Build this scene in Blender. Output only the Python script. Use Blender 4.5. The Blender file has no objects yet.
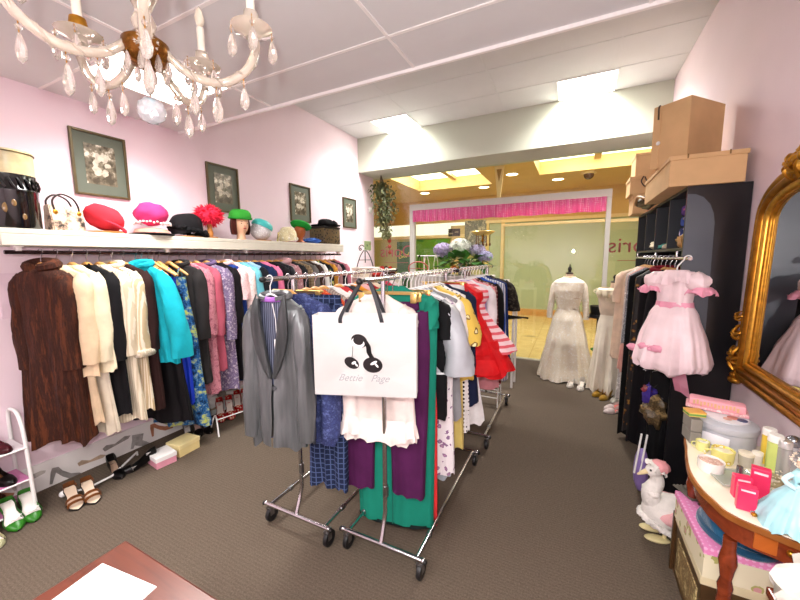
import bpy, bmesh, math, random
from mathutils import Vector, Matrix, noise

scene = bpy.context.scene
COL = scene.collection
RNG = random.Random(11)
PI = math.pi

# ------------------------------------------------------------------ camera
YAW, PIT, ROL, FPX, EYE = 0.462226647, 0.120672182, -0.00856903569, 348.03368, 1.65
_f = Vector((-math.sin(YAW), math.cos(YAW), 0)); _r = Vector((math.cos(YAW), math.sin(YAW), 0)); _u = Vector((0, 0, 1))
CF = _f*math.cos(PIT) - _u*math.sin(PIT)
_u2 = _u*math.cos(PIT) + _f*math.sin(PIT)
CR = _r*math.cos(ROL) + _u2*math.sin(ROL)
CU = _u2*math.cos(ROL) - _r*math.sin(ROL)
cam = bpy.data.cameras.new('camera'); cam.sensor_width = 36; cam.lens = 36*FPX/800; cam.clip_start = 0.05
camo = bpy.data.objects.new('camera', cam); COL.objects.link(camo)
camo.matrix_world = Matrix(((CR.x, CU.x, -CF.x, 0), (CR.y, CU.y, -CF.y, 0), (CR.z, CU.z, -CF.z, EYE), (0, 0, 0, 1)))
scene.camera = camo
def _ray(x, y): return CR*(x-400) - CU*(y-300) + CF*FPX
def fl(x, y, z=0.0):
    d = _ray(x, y); return Vector((0, 0, EYE)) + d*((z-EYE)/d.z)
def ax(x, y, X):
    d = _ray(x, y); return Vector((0, 0, EYE)) + d*(X/d.x)
def ay(x, y, Y):
    d = _ray(x, y); return Vector((0, 0, EYE)) + d*(Y/d.y)

# ------------------------------------------------------------------ materials
def lin(c):
    return tuple((v/12.92 if v <= 0.04045 else ((v+0.055)/1.055)**2.4) for v in c)
def hexc(h): return lin(tuple(int(h[i:i+2], 16)/255 for i in (0, 2, 4)))
_M = {}
def newmat(name):
    m = bpy.data.materials.new(name); m.use_nodes = True
    nt = m.node_tree; nt.nodes.clear()
    out = nt.nodes.new('ShaderNodeOutputMaterial'); b = nt.nodes.new('ShaderNodeBsdfPrincipled')
    nt.links.new(b.outputs[0], out.inputs[0])
    return m, nt, b, out
def N(nt, t, **kw):
    n = nt.nodes.new(t)
    for k, v in kw.items():
        if k in n.inputs.keys(): n.inputs[k].default_value = v
        else: setattr(n, k, v)
    return n
def ramp(nt, stops, interp='LINEAR'):
    n = nt.nodes.new('ShaderNodeValToRGB'); n.color_ramp.interpolation = interp
    e = n.color_ramp.elements
    while len(e) < len(stops): e.new(0.5)
    for i, (p, c) in enumerate(stops):
        e[i].position = p; e[i].color = (*c, 1)
    return n
def mul(c, k): return tuple(min(1, v*k) for v in c)
def mat(h, rough=0.5, metal=0.0, var=0.10, scale=9.0, bump=0.0, bscale=200.0, spec=0.5, kind='plain', h2=None, h3=None, trans=0.0, sheen=0.0, coat=0.0, stretch=(1, 1, 1)):
    key = (h, rough, metal, var, scale, bump, bscale, spec, kind, h2, h3, trans, sheen, coat, stretch)
    if key in _M: return _M[key]
    m, nt, b, out = newmat('%s_%s_%d' % (kind, h, len(_M)))
    c = hexc(h); c2 = hexc(h2) if h2 else mul(c, 1-var); c3 = hexc(h3) if h3 else c2
    L = nt.links.new
    tc = N(nt, 'ShaderNodeTexCoord'); mp = N(nt, 'ShaderNodeMapping'); mp.inputs['Scale'].default_value = stretch
    L(tc.outputs['Object'], mp.inputs[0]); V = mp.outputs[0]
    if kind == 'plain':
        n = N(nt, 'ShaderNodeTexNoise', Scale=scale, Detail=4.0); L(V, n.inputs['Vector'])
        r = ramp(nt, [(0.35, c2), (0.65, mul(c, 1+var*0.25))]); L(n.outputs[0], r.inputs[0]); colo = r.outputs[0]
    elif kind == 'floral':
        v = N(nt, 'ShaderNodeTexVoronoi', Scale=scale); L(V, v.inputs['Vector'])
        n = N(nt, 'ShaderNodeTexNoise', Scale=scale*1.7, Detail=3.0); L(V, n.inputs['Vector'])
        ad = N(nt, 'ShaderNodeMath', operation='ADD'); L(v.outputs['Distance'], ad.inputs[0])
        ms = N(nt, 'ShaderNodeMath', operation='MULTIPLY'); ms.inputs[1].default_value = 0.7; L(n.outputs[0], ms.inputs[0]); L(ms.outputs[0], ad.inputs[1])
        r = ramp(nt, [(0.0, c3), (0.52, c2), (0.66, c)], 'CONSTANT'); L(ad.outputs[0], r.inputs[0]); colo = r.outputs[0]
    elif kind in ('stripe', 'vstripe'):
        w = N(nt, 'ShaderNodeTexWave', Scale=scale, Distortion=0.0); w.bands_direction = 'X' if kind == 'vstripe' else 'Z'
        L(V, w.inputs['Vector']); r = ramp(nt, [(0.0, c), (0.62, c2)], 'CONSTANT'); L(w.outputs[0], r.inputs[0]); colo = r.outputs[0]
    elif kind == 'plaid':
        w1 = N(nt, 'ShaderNodeTexWave', Scale=scale); w1.bands_direction = 'X'; L(V, w1.inputs['Vector'])
        w2 = N(nt, 'ShaderNodeTexWave', Scale=scale); w2.bands_direction = 'Z'; L(V, w2.inputs['Vector'])
        mx = N(nt, 'ShaderNodeMath', operation='MAXIMUM'); L(w1.outputs[0], mx.inputs[0]); L(w2.outputs[0], mx.inputs[1])
        r = ramp(nt, [(0.0, c), (0.9, c), (0.95, c2)]); L(mx.outputs[0], r.inputs[0]); colo = r.outputs[0]
    elif kind == 'tweed':
        n = N(nt, 'ShaderNodeTexNoise', Scale=scale, Detail=6.0, Roughness=0.8); L(V, n.inputs['Vector'])
        r = ramp(nt, [(0.4, c), (0.5, c2), (0.6, c3)]); L(n.outputs[0], r.inputs[0]); colo = r.outputs[0]
    elif kind == 'dots':
        v = N(nt, 'ShaderNodeTexVoronoi', Scale=scale, Randomness=0.15); L(V, v.inputs['Vector'])
        r = ramp(nt, [(0.0, c2), (0.3, c)], 'CONSTANT'); L(v.outputs['Distance'], r.inputs[0]); colo = r.outputs[0]
    elif kind == 'wood':
        n = N(nt, 'ShaderNodeTexNoise', Scale=scale, Detail=5.0, Distortion=1.2); L(V, n.inputs['Vector'])
        r = ramp(nt, [(0.3, c2), (0.7, c)]); L(n.outputs[0], r.inputs[0]); colo = r.outputs[0]
    L(colo, b.inputs['Base Color'])
    b.inputs['Roughness'].default_value = rough; b.inputs['Metallic'].default_value = metal
    b.inputs['Specular IOR Level'].default_value = spec
    b.inputs['Transmission Weight'].default_value = trans
    b.inputs['Sheen Weight'].default_value = sheen; b.inputs['Coat Weight'].default_value = coat
    if bump:
        bn = N(nt, 'ShaderNodeTexNoise', Scale=bscale, Detail=3.0); L(V, bn.inputs['Vector'])
        bp = N(nt, 'ShaderNodeBump', Strength=bump, Distance=0.01); L(bn.outputs[0], bp.inputs['Height']); L(bp.outputs[0], b.inputs['Normal'])
    _M[key] = m
    return m
def fab(h, **k):
    k.setdefault('rough', 0.85); k.setdefault('spec', 0.2); k.setdefault('var', 0.16); k.setdefault('bump', 0.25); k.setdefault('bscale', 260.0); k.setdefault('sheen', 0.0)
    return mat(h, **k)
def satin(h, **k): return mat(h, rough=0.38, spec=0.4, var=0.1, **k)
def emis(name, col, strength):
    m = bpy.data.materials.new(name); m.use_nodes = True; nt = m.node_tree; nt.nodes.clear()
    o = nt.nodes.new('ShaderNodeOutputMaterial'); e = nt.nodes.new('ShaderNodeEmission')
    e.inputs[0].default_value = (*lin(col), 1); e.inputs[1].default_value = strength
    nt.links.new(e.outputs[0], o.inputs[0]); return m
def glassmat(name, tint, refl=0.5, rough=0.0):
    m = bpy.data.materials.new(name); m.use_nodes = True; nt = m.node_tree; nt.nodes.clear()
    o = nt.nodes.new('ShaderNodeOutputMaterial'); t = nt.nodes.new('ShaderNodeBsdfTransparent'); g = nt.nodes.new('ShaderNodeBsdfGlossy')
    t.inputs[0].default_value = (*tint, 1); g.inputs['Roughness'].default_value = rough
    fr = nt.nodes.new('ShaderNodeFresnel'); fr.inputs[0].default_value = 1.45
    mm = nt.nodes.new('ShaderNodeMath'); mm.operation = 'MULTIPLY'; mm.inputs[1].default_value = refl
    mx = nt.nodes.new('ShaderNodeMixShader')
    nt.links.new(fr.outputs[0], mm.inputs[0]); nt.links.new(mm.outputs[0], mx.inputs[0]); nt.links.new(t.outputs[0], mx.inputs[1]); nt.links.new(g.outputs[0], mx.inputs[2]); nt.links.new(mx.outputs[0], o.inputs[0])
    return m

CHROME = mat('c9c9cc', rough=0.16, metal=1.0, var=0.03)
STEEL = mat('9a9a9c', rough=0.3, metal=1.0, var=0.05)
BLACKP = mat('0c0c0d', rough=0.4, var=0.1)
WHITEP = mat('f2f0ee', rough=0.45, var=0.03)
WOODH = mat('d7a460', rough=0.4, kind='wood', h2='b9803c', scale=14.0, stretch=(1, 6, 6))
GOLD = mat('c0872b', rough=0.32, metal=0.85, var=0.35, scale=30.0)
CARD = mat('dcb583', rough=0.75, var=0.08, scale=6.0)

# ------------------------------------------------------------------ mesh helpers
def obj(name, bm, m=None, parent=None, smooth=True, ang=42):
    bmesh.ops.recalc_face_normals(bm, faces=bm.faces)
    me = bpy.data.meshes.new(name); bm.to_mesh(me); bm.free()
    if m: me.materials.append(m)
    if smooth:
        for p in me.polygons: p.use_smooth = True
        me.set_sharp_from_angle(angle=math.radians(ang))
    o = bpy.data.objects.new(name, me); COL.objects.link(o)
    if parent: o.parent = parent
    return o
def tag(o, label=None, cat=None, group=None, kind=None):
    if label: o['label'] = label
    if cat: o['category'] = cat
    if group: o['group'] = group
    if kind: o['kind'] = kind
    return o
def thing(name, label, cat, loc=(0, 0, 0), rz=0.0, group=None):
    o = bpy.data.objects.new(name, None); COL.objects.link(o); o.location = loc; o.rotation_euler = (0, 0, rz)
    o.empty_display_size = 0.05
    return tag(o, label, cat, group)
def single(name, label, cat, bm, m, loc=(0, 0, 0), rz=0.0, group=None, smooth=True):
    o = obj(name, bm, m, None, smooth); o.location = loc; o.rotation_euler = (0, 0, rz)
    return tag(o, label, cat, group)
def struct(name, bm, m, smooth=False, label=None):
    o = obj(name, bm, m, None, smooth); o['kind'] = 'structure'
    if label: o['label'] = label
    return o
def BM(): return bmesh.new()
def box(bm, c, s, rz=0.0, bev=0.0, M=None):
    hx, hy, hz = s[0]/2, s[1]/2, s[2]/2
    T = (M or Matrix()) @ Matrix.Translation(Vector(c)) @ Matrix.Rotation(rz, 4, 'Z')
    vs = [bm.verts.new(T @ Vector((a*hx, b*hy, d*hz))) for d in (-1, 1) for a, b in ((-1, -1), (1, -1), (1, 1), (-1, 1))]
    fs = [(3, 2, 1, 0), (4, 5, 6, 7), (0, 1, 5, 4), (1, 2, 6, 5), (2, 3, 7, 6), (3, 0, 4, 7)]
    faces = [bm.faces.new([vs[i] for i in f]) for f in fs]
    if bev:
        es = list({e for f in faces for e in f.edges})
        bmesh.ops.bevel(bm, geom=es, offset=bev, segments=2, profile=0.5, affect='EDGES')
    return bm
def bxx(bm, x0, x1, y0, y1, z0, z1, bev=0.0):
    return box(bm, ((x0+x1)/2, (y0+y1)/2, (z0+z1)/2), (abs(x1-x0), abs(y1-y0), abs(z1-z0)), bev=bev)
def loft(bm, rings, closed=True, cap0=False, cap1=False):
    V = [[bm.verts.new(p) for p in r] for r in rings]
    n = len(V[0])
    for a, b in zip(V[:-1], V[1:]):
        for j in range(n if closed else n-1):
            k = (j+1) % n
            bm.faces.new((a[j], a[k], b[k], b[j]))
    if cap0: bm.faces.new(V[0][::-1])
    if cap1: bm.faces.new(V[-1])
    return V
def tube(bm, pts, r, n=8, caps=True, closed=False):
    pts = [Vector(p) for p in pts]; m = len(pts)
    rr = r if isinstance(r, (list, tuple)) else [r]*m
    rings = []; up = Vector((0.13, 0.31, 0.94))
    prev = None
    for i, p in enumerate(pts):
        if closed: t = pts[(i+1) % m] - pts[i-1]
        else: t = pts[min(i+1, m-1)] - pts[max(i-1, 0)]
        if t.length < 1e-9: t = Vector((0, 0, 1))
        t.normalize()
        if prev is None:
            a = t.cross(up)
            if a.length < 0.1: a = t.cross(Vector((1, 0, 0)))
        else:
            a = prev - t*prev.dot(t)
            if a.length < 1e-6: a = t.cross(up)
        a.normalize(); prev = a; b = t.cross(a)
        rings.append([p + (a*math.cos(2*PI*k/n) + b*math.sin(2*PI*k/n))*rr[i] for k in range(n)])
    if closed: rings.append(rings[0][:]); caps = False
    loft(bm, rings, True, caps, caps)
    if closed: bmesh.ops.remove_doubles(bm, verts=bm.verts, dist=1e-6)
    return bm
def lathe(bm, prof, n=20, o=(0, 0, 0), M=None, sx=1.0, sy=1.0):
    T = (M or Matrix()); o = Vector(o)
    rings = [[T @ (o + Vector((r*sx*math.cos(2*PI*k/n), r*sy*math.sin(2*PI*k/n), z))) for k in range(n)] for r, z in prof]
    loft(bm, rings, True, prof[0][0] > 1e-6, prof[-1][0] > 1e-6)
    bmesh.ops.remove_doubles(bm, verts=bm.verts, dist=1e-6)
    return bm
def ell(bm, c, rad, n=14, m=9, M=None, jit=0.0, seed=0):
    T = (M or Matrix()); c = Vector(c); rings = []
    for i in range(m+1):
        a = PI*i/m; ring = []
        for k in range(n):
            b = 2*PI*k/n
            d = Vector((math.sin(a)*math.cos(b), math.sin(a)*math.sin(b), -math.cos(a)))
            j = 1 + (jit*noise.noise(d*2.3 + Vector((seed, seed*.7, 0))) if jit else 0)
            ring.append(T @ (c + Vector((d.x*rad[0]*j, d.y*rad[1]*j, d.z*rad[2]*j))))
        rings.append(ring)
    loft(bm, rings, True); bmesh.ops.remove_doubles(bm, verts=bm.verts, dist=1e-6)
    return bm
def prism(bm, poly, h, M=None):
    T = M or Matrix()
    a = [bm.verts.new(T @ Vector((x, y, 0))) for x, y in poly]; b = [bm.verts.new(T @ Vector((x, y, h))) for x, y in poly]
    bm.faces.new(a[::-1]); bm.faces.new(b)
    for i in range(len(poly)):
        k = (i+1) % len(poly); bm.faces.new((a[i], a[k], b[k], b[i]))
    return bm
def bez(p, n=12):
    P = [Vector(q) for q in p]; out = []
    for i in range(len(P)-1):
        p0, p1, p2, p3 = P[max(i-1, 0)], P[i], P[i+1], P[min(i+2, len(P)-1)]
        for k in range(n):
            t = k/n
            out.append(0.5*((2*p1) + (p2-p0)*t + (2*p0-5*p1+4*p2-p3)*t*t + (3*p1-p0-3*p2+p3)*t**3))
    out.append(P[-1]); return out
def text_obj(name, s, size, m, parent, M, depth=0.002, shear=0.0, align='CENTER', offset=0.0):
    cu = bpy.data.curves.new(name, 'FONT'); cu.body = s; cu.size = size; cu.extrude = depth; cu.shear = shear
    cu.align_x = align; cu.align_y = 'CENTER'; cu.offset = offset
    t = bpy.data.objects.new('tmp_text', cu); COL.objects.link(t)
    dg = bpy.context.evaluated_depsgraph_get(); me = bpy.data.meshes.new_from_object(t.evaluated_get(dg))
    bpy.data.objects.remove(t); me.name = name
    me.materials.clear(); me.materials.append(m); me.transform(M)
    o = bpy.data.objects.new(name, me); COL.objects.link(o)
    if parent: o.parent = parent
    return o
# ================================================================== SETTING
XL, XR = -3.387, 0.94
GY = 5.82                       # plane of the shop front
M_WALL = mat('f0dbe4', rough=0.8, var=0.03, scale=2.0, spec=0.2)
M_WALLR = mat('eedbe1', rough=0.8, var=0.03, scale=2.0, spec=0.2)
M_CEIL = mat('dedfe0', rough=0.85, var=0.03, scale=3.0, spec=0.2)
M_BULK = mat('c6cabb', rough=0.8, var=0.02, scale=2.0, spec=0.2)
M_WHITE = mat('f4f2f0', rough=0.5, var=0.02)
# carpet: ribbed brown loop pile
m, nt, b, out = newmat('carpet')
tc = N(nt, 'ShaderNodeTexCoord'); w = N(nt, 'ShaderNodeTexWave', Scale=16.0, Distortion=5.0); w.bands_direction = 'Y'; w.inputs['Detail'].default_value = 3; w.inputs['Detail Scale'].default_value = 6
nn = N(nt, 'ShaderNodeTexNoise', Scale=130.0, Detail=4.0); nt.links.new(tc.outputs['Object'], w.inputs['Vector']); nt.links.new(tc.outputs['Object'], nn.inputs['Vector'])
mx = N(nt, 'ShaderNodeMix', data_type='FLOAT'); mx.inputs[0].default_value = 0.86; nt.links.new(w.outputs[0], mx.inputs[2]); nt.links.new(nn.outputs[0], mx.inputs[3])
rp = ramp(nt, [(0.25, hexc('50463d')), (0.75, hexc('6f6255'))]); nt.links.new(mx.outputs[0], rp.inputs[0]); nt.links.new(rp.outputs[0], b.inputs['Base Color'])
bp = N(nt, 'ShaderNodeBump', Strength=0.5, Distance=0.006); nt.links.new(mx.outputs[0], bp.inputs['Height']); nt.links.new(bp.outputs[0], b.inputs['Normal'])
b.inputs['Roughness'].default_value = 0.95; b.inputs['Specular IOR Level'].default_value = 0.1
M_CARPET = m

struct('floor', bxx(BM(), XL-.15, XR+.15, -2.6, GY, -0.1, 0), M_CARPET)
struct('wall_left', bxx(BM(), XL-.15, XL, -2.6, 5.73, 0, 3.9), M_WALL)
struct('wall_right', bxx(BM(), XR, XR+.15, -2.6, GY+.1, 0, 3.9), M_WALLR)
struct('wall_back', bxx(BM(), XL-.15, XR+.15, -2.75, -2.6, 0, 3.9), M_WALL)
bm = bxx(BM(), XL, XR, -2.6, 2.165, 2.842, 3.05)
struct('ceiling', bm, M_CEIL)
struct('ceiling.001', bxx(BM(), XL-.15, XR+.15, 2.165, 5.5, 3.66, 3.9), M_CEIL)
struct('wall_step', bxx(BM(), XL, XR, 2.10, 2.1649, 3.05, 3.66), M_CEIL)
struct('wall_bulkhead', bxx(BM(), XL-.15, XR, 5.23, 5.9, 3.105, 3.66), M_BULK)
# ceiling grid strips
bm = BM()
for X in (-2.19, -0.96, 0.27): bxx(bm, X-.009, X+.009, -2.6, 2.15, 2.836, 2.842)
for Y in (-1.8, -1.2, -.6, 0, .6, 1.2, 1.805): bxx(bm, XL, XR, Y-.009, Y+.009, 2.8365, 2.842)
struct('trim_1', bm, M_WHITE)
struct('trim_2', bxx(BM(), XL, XR, 2.150, 2.172, 2.822, 2.86, bev=.002), M_WHITE)
bm = BM()
for X in (-2.19, -0.95, 0.31): bxx(bm, X-.008, X+.008, 2.18, 5.229, 3.656, 3.66)
for Y in (2.85, 3.45, 4.05, 4.65): bxx(bm, XL, XR, Y-.008, Y+.008, 3.6565, 3.66)
struct('trim_3', bm, M_CEIL)
# printed skirting with shoe pictures
M_STRIP = mat('eceae6', rough=0.4, var=0.03)
bl = struct('baseboard_left', bxx(BM(), XL, XL+.012, .35, 4.6, 0, .20), M_STRIP)
PUMP = [(0, .0), (.02, .0), (.03, .10), (.09, .045), (.15, .008), (.235, 0), (.25, .02), (.22, .045), (.15, .06), (.08, .105), (.04, .15), (-.005, .15), (-.01, .11)]
BOOT = [(0, 0), (.03, 0), (.04, .04), (.10, .015), (.21, 0), (.225, .025), (.17, .06), (.12, .085), (.12, .17), (-.01, .17), (0, .1)]
FLAT = [(0, .02), (.10, .012), (.22, 0), (.25, .02), (.2, .05), (.1, .035), (.03, .075), (-.01, .06)]
inks = ['a9a7a3', 'b5795a', 'bab5ad', '8d8a86', 'c0a98f', '9b968f']
k = 0
for y in [0.45+.175*i for i in range(23)]:
    P = (FLAT, BOOT, PUMP, PUMP, FLAT)[k % 5]; s = 0.78 if k % 2 else 0.7
    M = Matrix.Translation((XL+.012, y, .018+.03*((k*7) % 3))) @ Matrix(((0, 0, 1, 0), (1, 0, 0, 0), (0, 1, 0, 0), (0, 0, 0, 1))) @ Matrix.Rotation(.25*((k % 3)-1), 4, 'Z') @ Matrix.Scale(s, 4)
    obj('printed_shoe', prism(BM(), P, .0015, M), mat(inks[k % 6], rough=.5, var=.3, scale=25), bl, smooth=False); k += 1

# ------------------------------------------------------------------ lamps in the ceiling
M_PANEL = emis('panel_light', (1.0, 0.985, 0.95), 9.0)
M_PANELF = emis('panel_light_far', (1.0, 0.99, 0.95), 14.0)
def ceiling_light(x0, x1, y0, y1, z, label, m):
    t = thing('ceiling_light', label, 'light', ((x0+x1)/2, (y0+y1)/2, z), group='square ceiling light panels')
    w, d = x1-x0, y1-y0
    bm = BM()
    for sx in (-1, 1): box(bm, (sx*(w/2-.008), 0, -.006), (.016, d, .012))
    for sy in (-1, 1): box(bm, (0, sy*(d/2-.008), -.006), (w-.032, .016, .012))
    obj('frame', bm, M_WHITE, t, smooth=False)
    obj('diffuser', box(BM(), (0, 0, -.004), (w-.032, d-.032, .006)), m, t, smooth=False)
ceiling_light(-2.83, -2.2, 1.2, 1.8, 2.842, 'square ceiling light panel behind the crystal chandelier', M_PANEL)
ceiling_light(-2.80, -2.2, 4.655, 5.225, 3.66, 'square ceiling light panel by the green-grey bulkhead, nearer the pink picture wall', M_PANELF)
ceiling_light(-0.28, .35, 4.655, 5.225, 3.66, 'square ceiling light panel by the green-grey bulkhead, above the cardboard boxes', M_PANELF)
ceiling_light(-2.0, -1.4, -1.5, -0.9, 2.842, 'added square light panel in the low ceiling, unseen behind the camera', M_PANEL)  # added out of view to brighten the room from behind
ceiling_light(-.6, 0.0, -1.5, -0.9, 2.842, 'added square light panel, unseen behind the camera near the mirror wall', M_PANEL)  # second unseen panel, likewise added for its light

# ------------------------------------------------------------------ shop front
M_ALU = mat('c6c6be', rough=0.45, var=0.02)
M_GLASS = glassmat('shop_glass', (0.96, 0.985, 0.965), 1.5)
struct('trim_4', bxx(BM(), -2.68, .435, GY-.03, GY+.05, 2.475, 2.585, bev=.004), M_ALU)
struct('trim_5', bxx(BM(), -2.68, -2.585, GY-.03, GY+.05, 0, 2.475, bev=.004), M_ALU)
struct('trim_6', bxx(BM(), .375, .435, GY-.03, GY+.05, 0, 2.475, bev=.004), M_ALU)
struct('trim_7', bxx(BM(), XL-.15, XR, GY-.02, GY+.06, 0, .012), mat('cfcabb', rough=.4, metal=.3))
M_STILE = mat('e3cd8b', rough=0.4, var=0.05)
def pane(name, x0, x1, z0, z1): return struct(name, bxx(BM(), x0, x1, GY+.004, GY+.012, z0, z1), M_GLASS)
w1 = pane('window_1', XL-.15, -2.685, .012, 3.104)
w2 = pane('window_2', .44, XR, .012, 3.104)
w3 = pane('window_3', -2.68, .435, 2.59, 3.104)
w4 = pane('window_4', -2.58, -1.075, .012, 2.47)
d1 = pane('door_1', -1.03, .37, .012, 2.13)
obj('door_stile', bxx(BM(), -1.07, -1.03, GY-.02, GY+.03, .013, 2.17, bev=.004), M_STILE, d1, smooth=False)
obj('door_top_rail', bxx(BM(), -1.03, .37, GY-.02, GY+.03, 2.13, 2.17, bev=.004), M_STILE, d1, smooth=False)
hb = BM(); tube(hb, bez([(-1.01, GY-.022, 1.16), (-1.0, GY-.07, 1.165), (-.955, GY-.075, 1.155), (-.945, GY-.075, 1.1), (-.945, GY-.075, .93), (-.955, GY-.075, .875), (-1.0, GY-.07, .865), (-1.01, GY-.022, .87)], 6), .013, 8)
obj('door_handle', hb, WHITEP, d1)
obj('door_sticker', bxx(BM(), -1.22, -1.12, GY-.002, GY+.003, 1.25, 1.29), WHITEP, w4, smooth=False)
obj('door_sticker', bxx(BM(), -1.02, -.92, GY-.002, GY+.003, 1.25, 1.29), WHITEP, d1, smooth=False)
obj('transom_bar', bxx(BM(), .44, XR, GY-.015, GY+.025, 2.12, 2.165, bev=.003), M_STILE, w2, smooth=False)
M_LET = mat('c8616d', rough=0.5, var=0.04)
# shop name on the glass, readable from the mall (mirrored from inside)
MIR = Matrix.Translation((.765, GY+.015, 1.79)) @ Matrix.Rotation(PI, 4, 'Z') @ Matrix.Rotation(PI/2, 4, 'X')
text_obj('window_lettering', 'Doris', .30, M_LET, w2, MIR)
MIR = Matrix.Translation((-2.98, GY+.015, 1.76)) @ Matrix.Rotation(PI, 4, 'Z') @ Matrix.Rotation(PI/2, 4, 'X')
text_obj('window_lettering', 'Doris', .30, M_LET, w1, MIR)
for xx, zz, ww, p in ((.72, 1.585, .34, w2), (-2.98, 1.56, .5, w1)):
    obj('letter_underline', bxx(BM(), xx-ww/2, xx+ww/2, GY+.013, GY+.015, zz-.004, zz+.004), M_LET, p, smooth=False)
# pleated pink valance
bm = BM(); rows = []
n = 260
for zi, z in enumerate((2.475, 2.43, 2.38, 2.33, 2.275)):
    rows.append([Vector((-2.6+2.97*i/n, GY-.07+.012*math.sin(i*.95+.4*math.sin(i*.21))*(0.5+.25*zi)+.006*math.sin(i*.31), z+(.006*math.sin(i*.17) if zi == 4 else 0))) for i in range(n+1)])
loft(bm, rows, closed=False)
bmesh.ops.solidify(bm, geom=bm.faces[:], thickness=.003)
val = single('pink_valance', 'pleated pink white-dotted fabric valance under the white shop front header', 'valance', bm, mat('e573ab', rough=.8, kind='dots', h2='f6c2dc', scale=40.0))
# ------------------------------------------------------------------ mall beyond the glass
m, nt, b, out = newmat('mall_tiles')
tc = N(nt, 'ShaderNodeTexCoord'); br = N(nt, 'ShaderNodeTexBrick', Scale=1.0); br.offset = 0.0
br.inputs['Color1'].default_value = (*hexc('e2c483'), 1); br.inputs['Color2'].default_value = (*hexc('e8cd92'), 1); br.inputs['Mortar'].default_value = (*hexc('c9ab6c'), 1)
br.inputs['Mortar Size'].default_value = .006; br.inputs['Brick Width'].default_value = .6; br.inputs['Row Height'].default_value = .6
nt.links.new(tc.outputs['Object'], br.inputs['Vector']); nz = N(nt, 'ShaderNodeTexNoise', Scale=6.0, Detail=5.0); nt.links.new(tc.outputs['Object'], nz.inputs['Vector'])
mxc = N(nt, 'ShaderNodeMix', data_type='RGBA', blend_type='MULTIPLY'); mxc.inputs[0].default_value = .35
nt.links.new(br.outputs[0], mxc.inputs[6]); rp = ramp(nt, [(.35, (.75, .68, .5)), (.6, (1, 1, 1))]); nt.links.new(nz.outputs[0], rp.inputs[0]); nt.links.new(rp.outputs[0], mxc.inputs[7])
nt.links.new(mxc.outputs[2], b.inputs['Base Color']); b.inputs['Roughness'].default_value = .25
fm = struct('floor.001', bxx(BM(), -8, 4, GY, 11.0, -.1, 0), m)
for x, y in ((-.75, 7.6), (-.05, 8.2), (.5, 7.2), (-1.3, 8.6)):
    obj('floor_inlay', prism(BM(), [(-.17, -.1), (.17, -.1), (0, .14)], .001, Matrix.Translation((x, y, 0))), mat('b9a069', rough=.3), fm, smooth=False)
OY = 10.4
M_GREEN = mat('b3c4a8', rough=0.25, var=0.06, scale=1.2)
M_YEL = mat('dcbc7c', rough=0.6, var=0.05, scale=2.0)
M_CREAM = mat('f0deb0', rough=0.6, var=0.04)
struct('wall_mall', bxx(BM(), -2.35, 4, OY, OY+.15, .18, 2.62), M_GREEN)
struct('baseboard_mall', bxx(BM(), -2.35, 4, OY-.04, OY+.15, 0, .18), mat('d9a868', rough=.4))
struct('wall_mall_upper', bxx(BM(), -8, 4, OY-.05, OY+.15, 2.70, 3.9), M_YEL)
struct('trim_8', bxx(BM(), -2.35, 4, OY-.08, OY+.1, 2.62, 2.70), M_CREAM)
bm = BM()
for X in (-2.30, -1.86): bxx(bm, X-.05, X+.05, OY-.06, OY, .18, 2.62)
struct('trim_9', bm, M_STILE)
struct('wall_mall_left', bxx(BM(), -8, -2.35, OY, OY+.15, 0, 2.25), mat('b4b573', rough=.5, var=.1, scale=1.5))
struct('trim_10', bxx(BM(), -8, -2.35, OY-.06, OY+.1, 2.25, 2.34), M_CREAM)
struct('window_5', bxx(BM(), -8, -2.35, OY+.02, OY+.12, 2.34, 2.70), emis('mall_sign_band', (1, .97, .84), 1.3))
struct('wall_mall_end', bxx(BM(), -8.2, -8, GY, OY+.2, 0, 4.2), M_YEL)
struct('wall_mall_end.001', bxx(BM(), 4, 4.2, GY, OY+.2, 0, 4.2), M_YEL)
struct('wall_mall_near', bxx(BM(), -8, XL-.15, GY, GY+.1, 0, 4.2), M_YEL)
struct('wall_mall_near.001', bxx(BM(), XR, 4, GY+.1, GY+.2, 0, 4.2), M_YEL)
# mall ceiling with two coffers
MZ = 3.4
bm = BM()
hol = [(-3.75, -1.85, 6.6, 8.75), (-.75, 1.4, 6.6, 8.3)]
bxx(bm, -8, 4, GY+.1, 6.6, MZ, MZ+.6); bxx(bm, -8, 4, 8.75, OY, MZ, MZ+.6)
bxx(bm, -8, -3.75, 6.6, 8.75, MZ, MZ+.6); bxx(bm, -1.85, -.75, 6.6, 8.75, MZ, MZ+.6); bxx(bm, 1.4, 4, 6.6, 8.75, MZ, MZ+.6); bxx(bm, -.75, 1.4, 8.3, 8.75, MZ, MZ+.6)
struct('ceiling.002', bm, M_YEL)
M_SKY = emis('coffer_light', (1.0, .96, .84), 4.0)
for i, (x0, x1, y0, y1) in enumerate(hol):
    struct('window_%d' % (6+i), bxx(BM(), x0, x1, y0, y1, MZ+.27, MZ+.32), M_SKY)
    bm = BM()
    for q in (.5,): bxx(bm, x0+(x1-x0)*q-.06, x0+(x1-x0)*q+.06, y0, y1, MZ+.20, MZ+.27)
    struct('trim_%d' % (11+i), bm, M_YEL)
M_DL = emis('downlight_glow', (1, .95, .8), 12.0)
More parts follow.
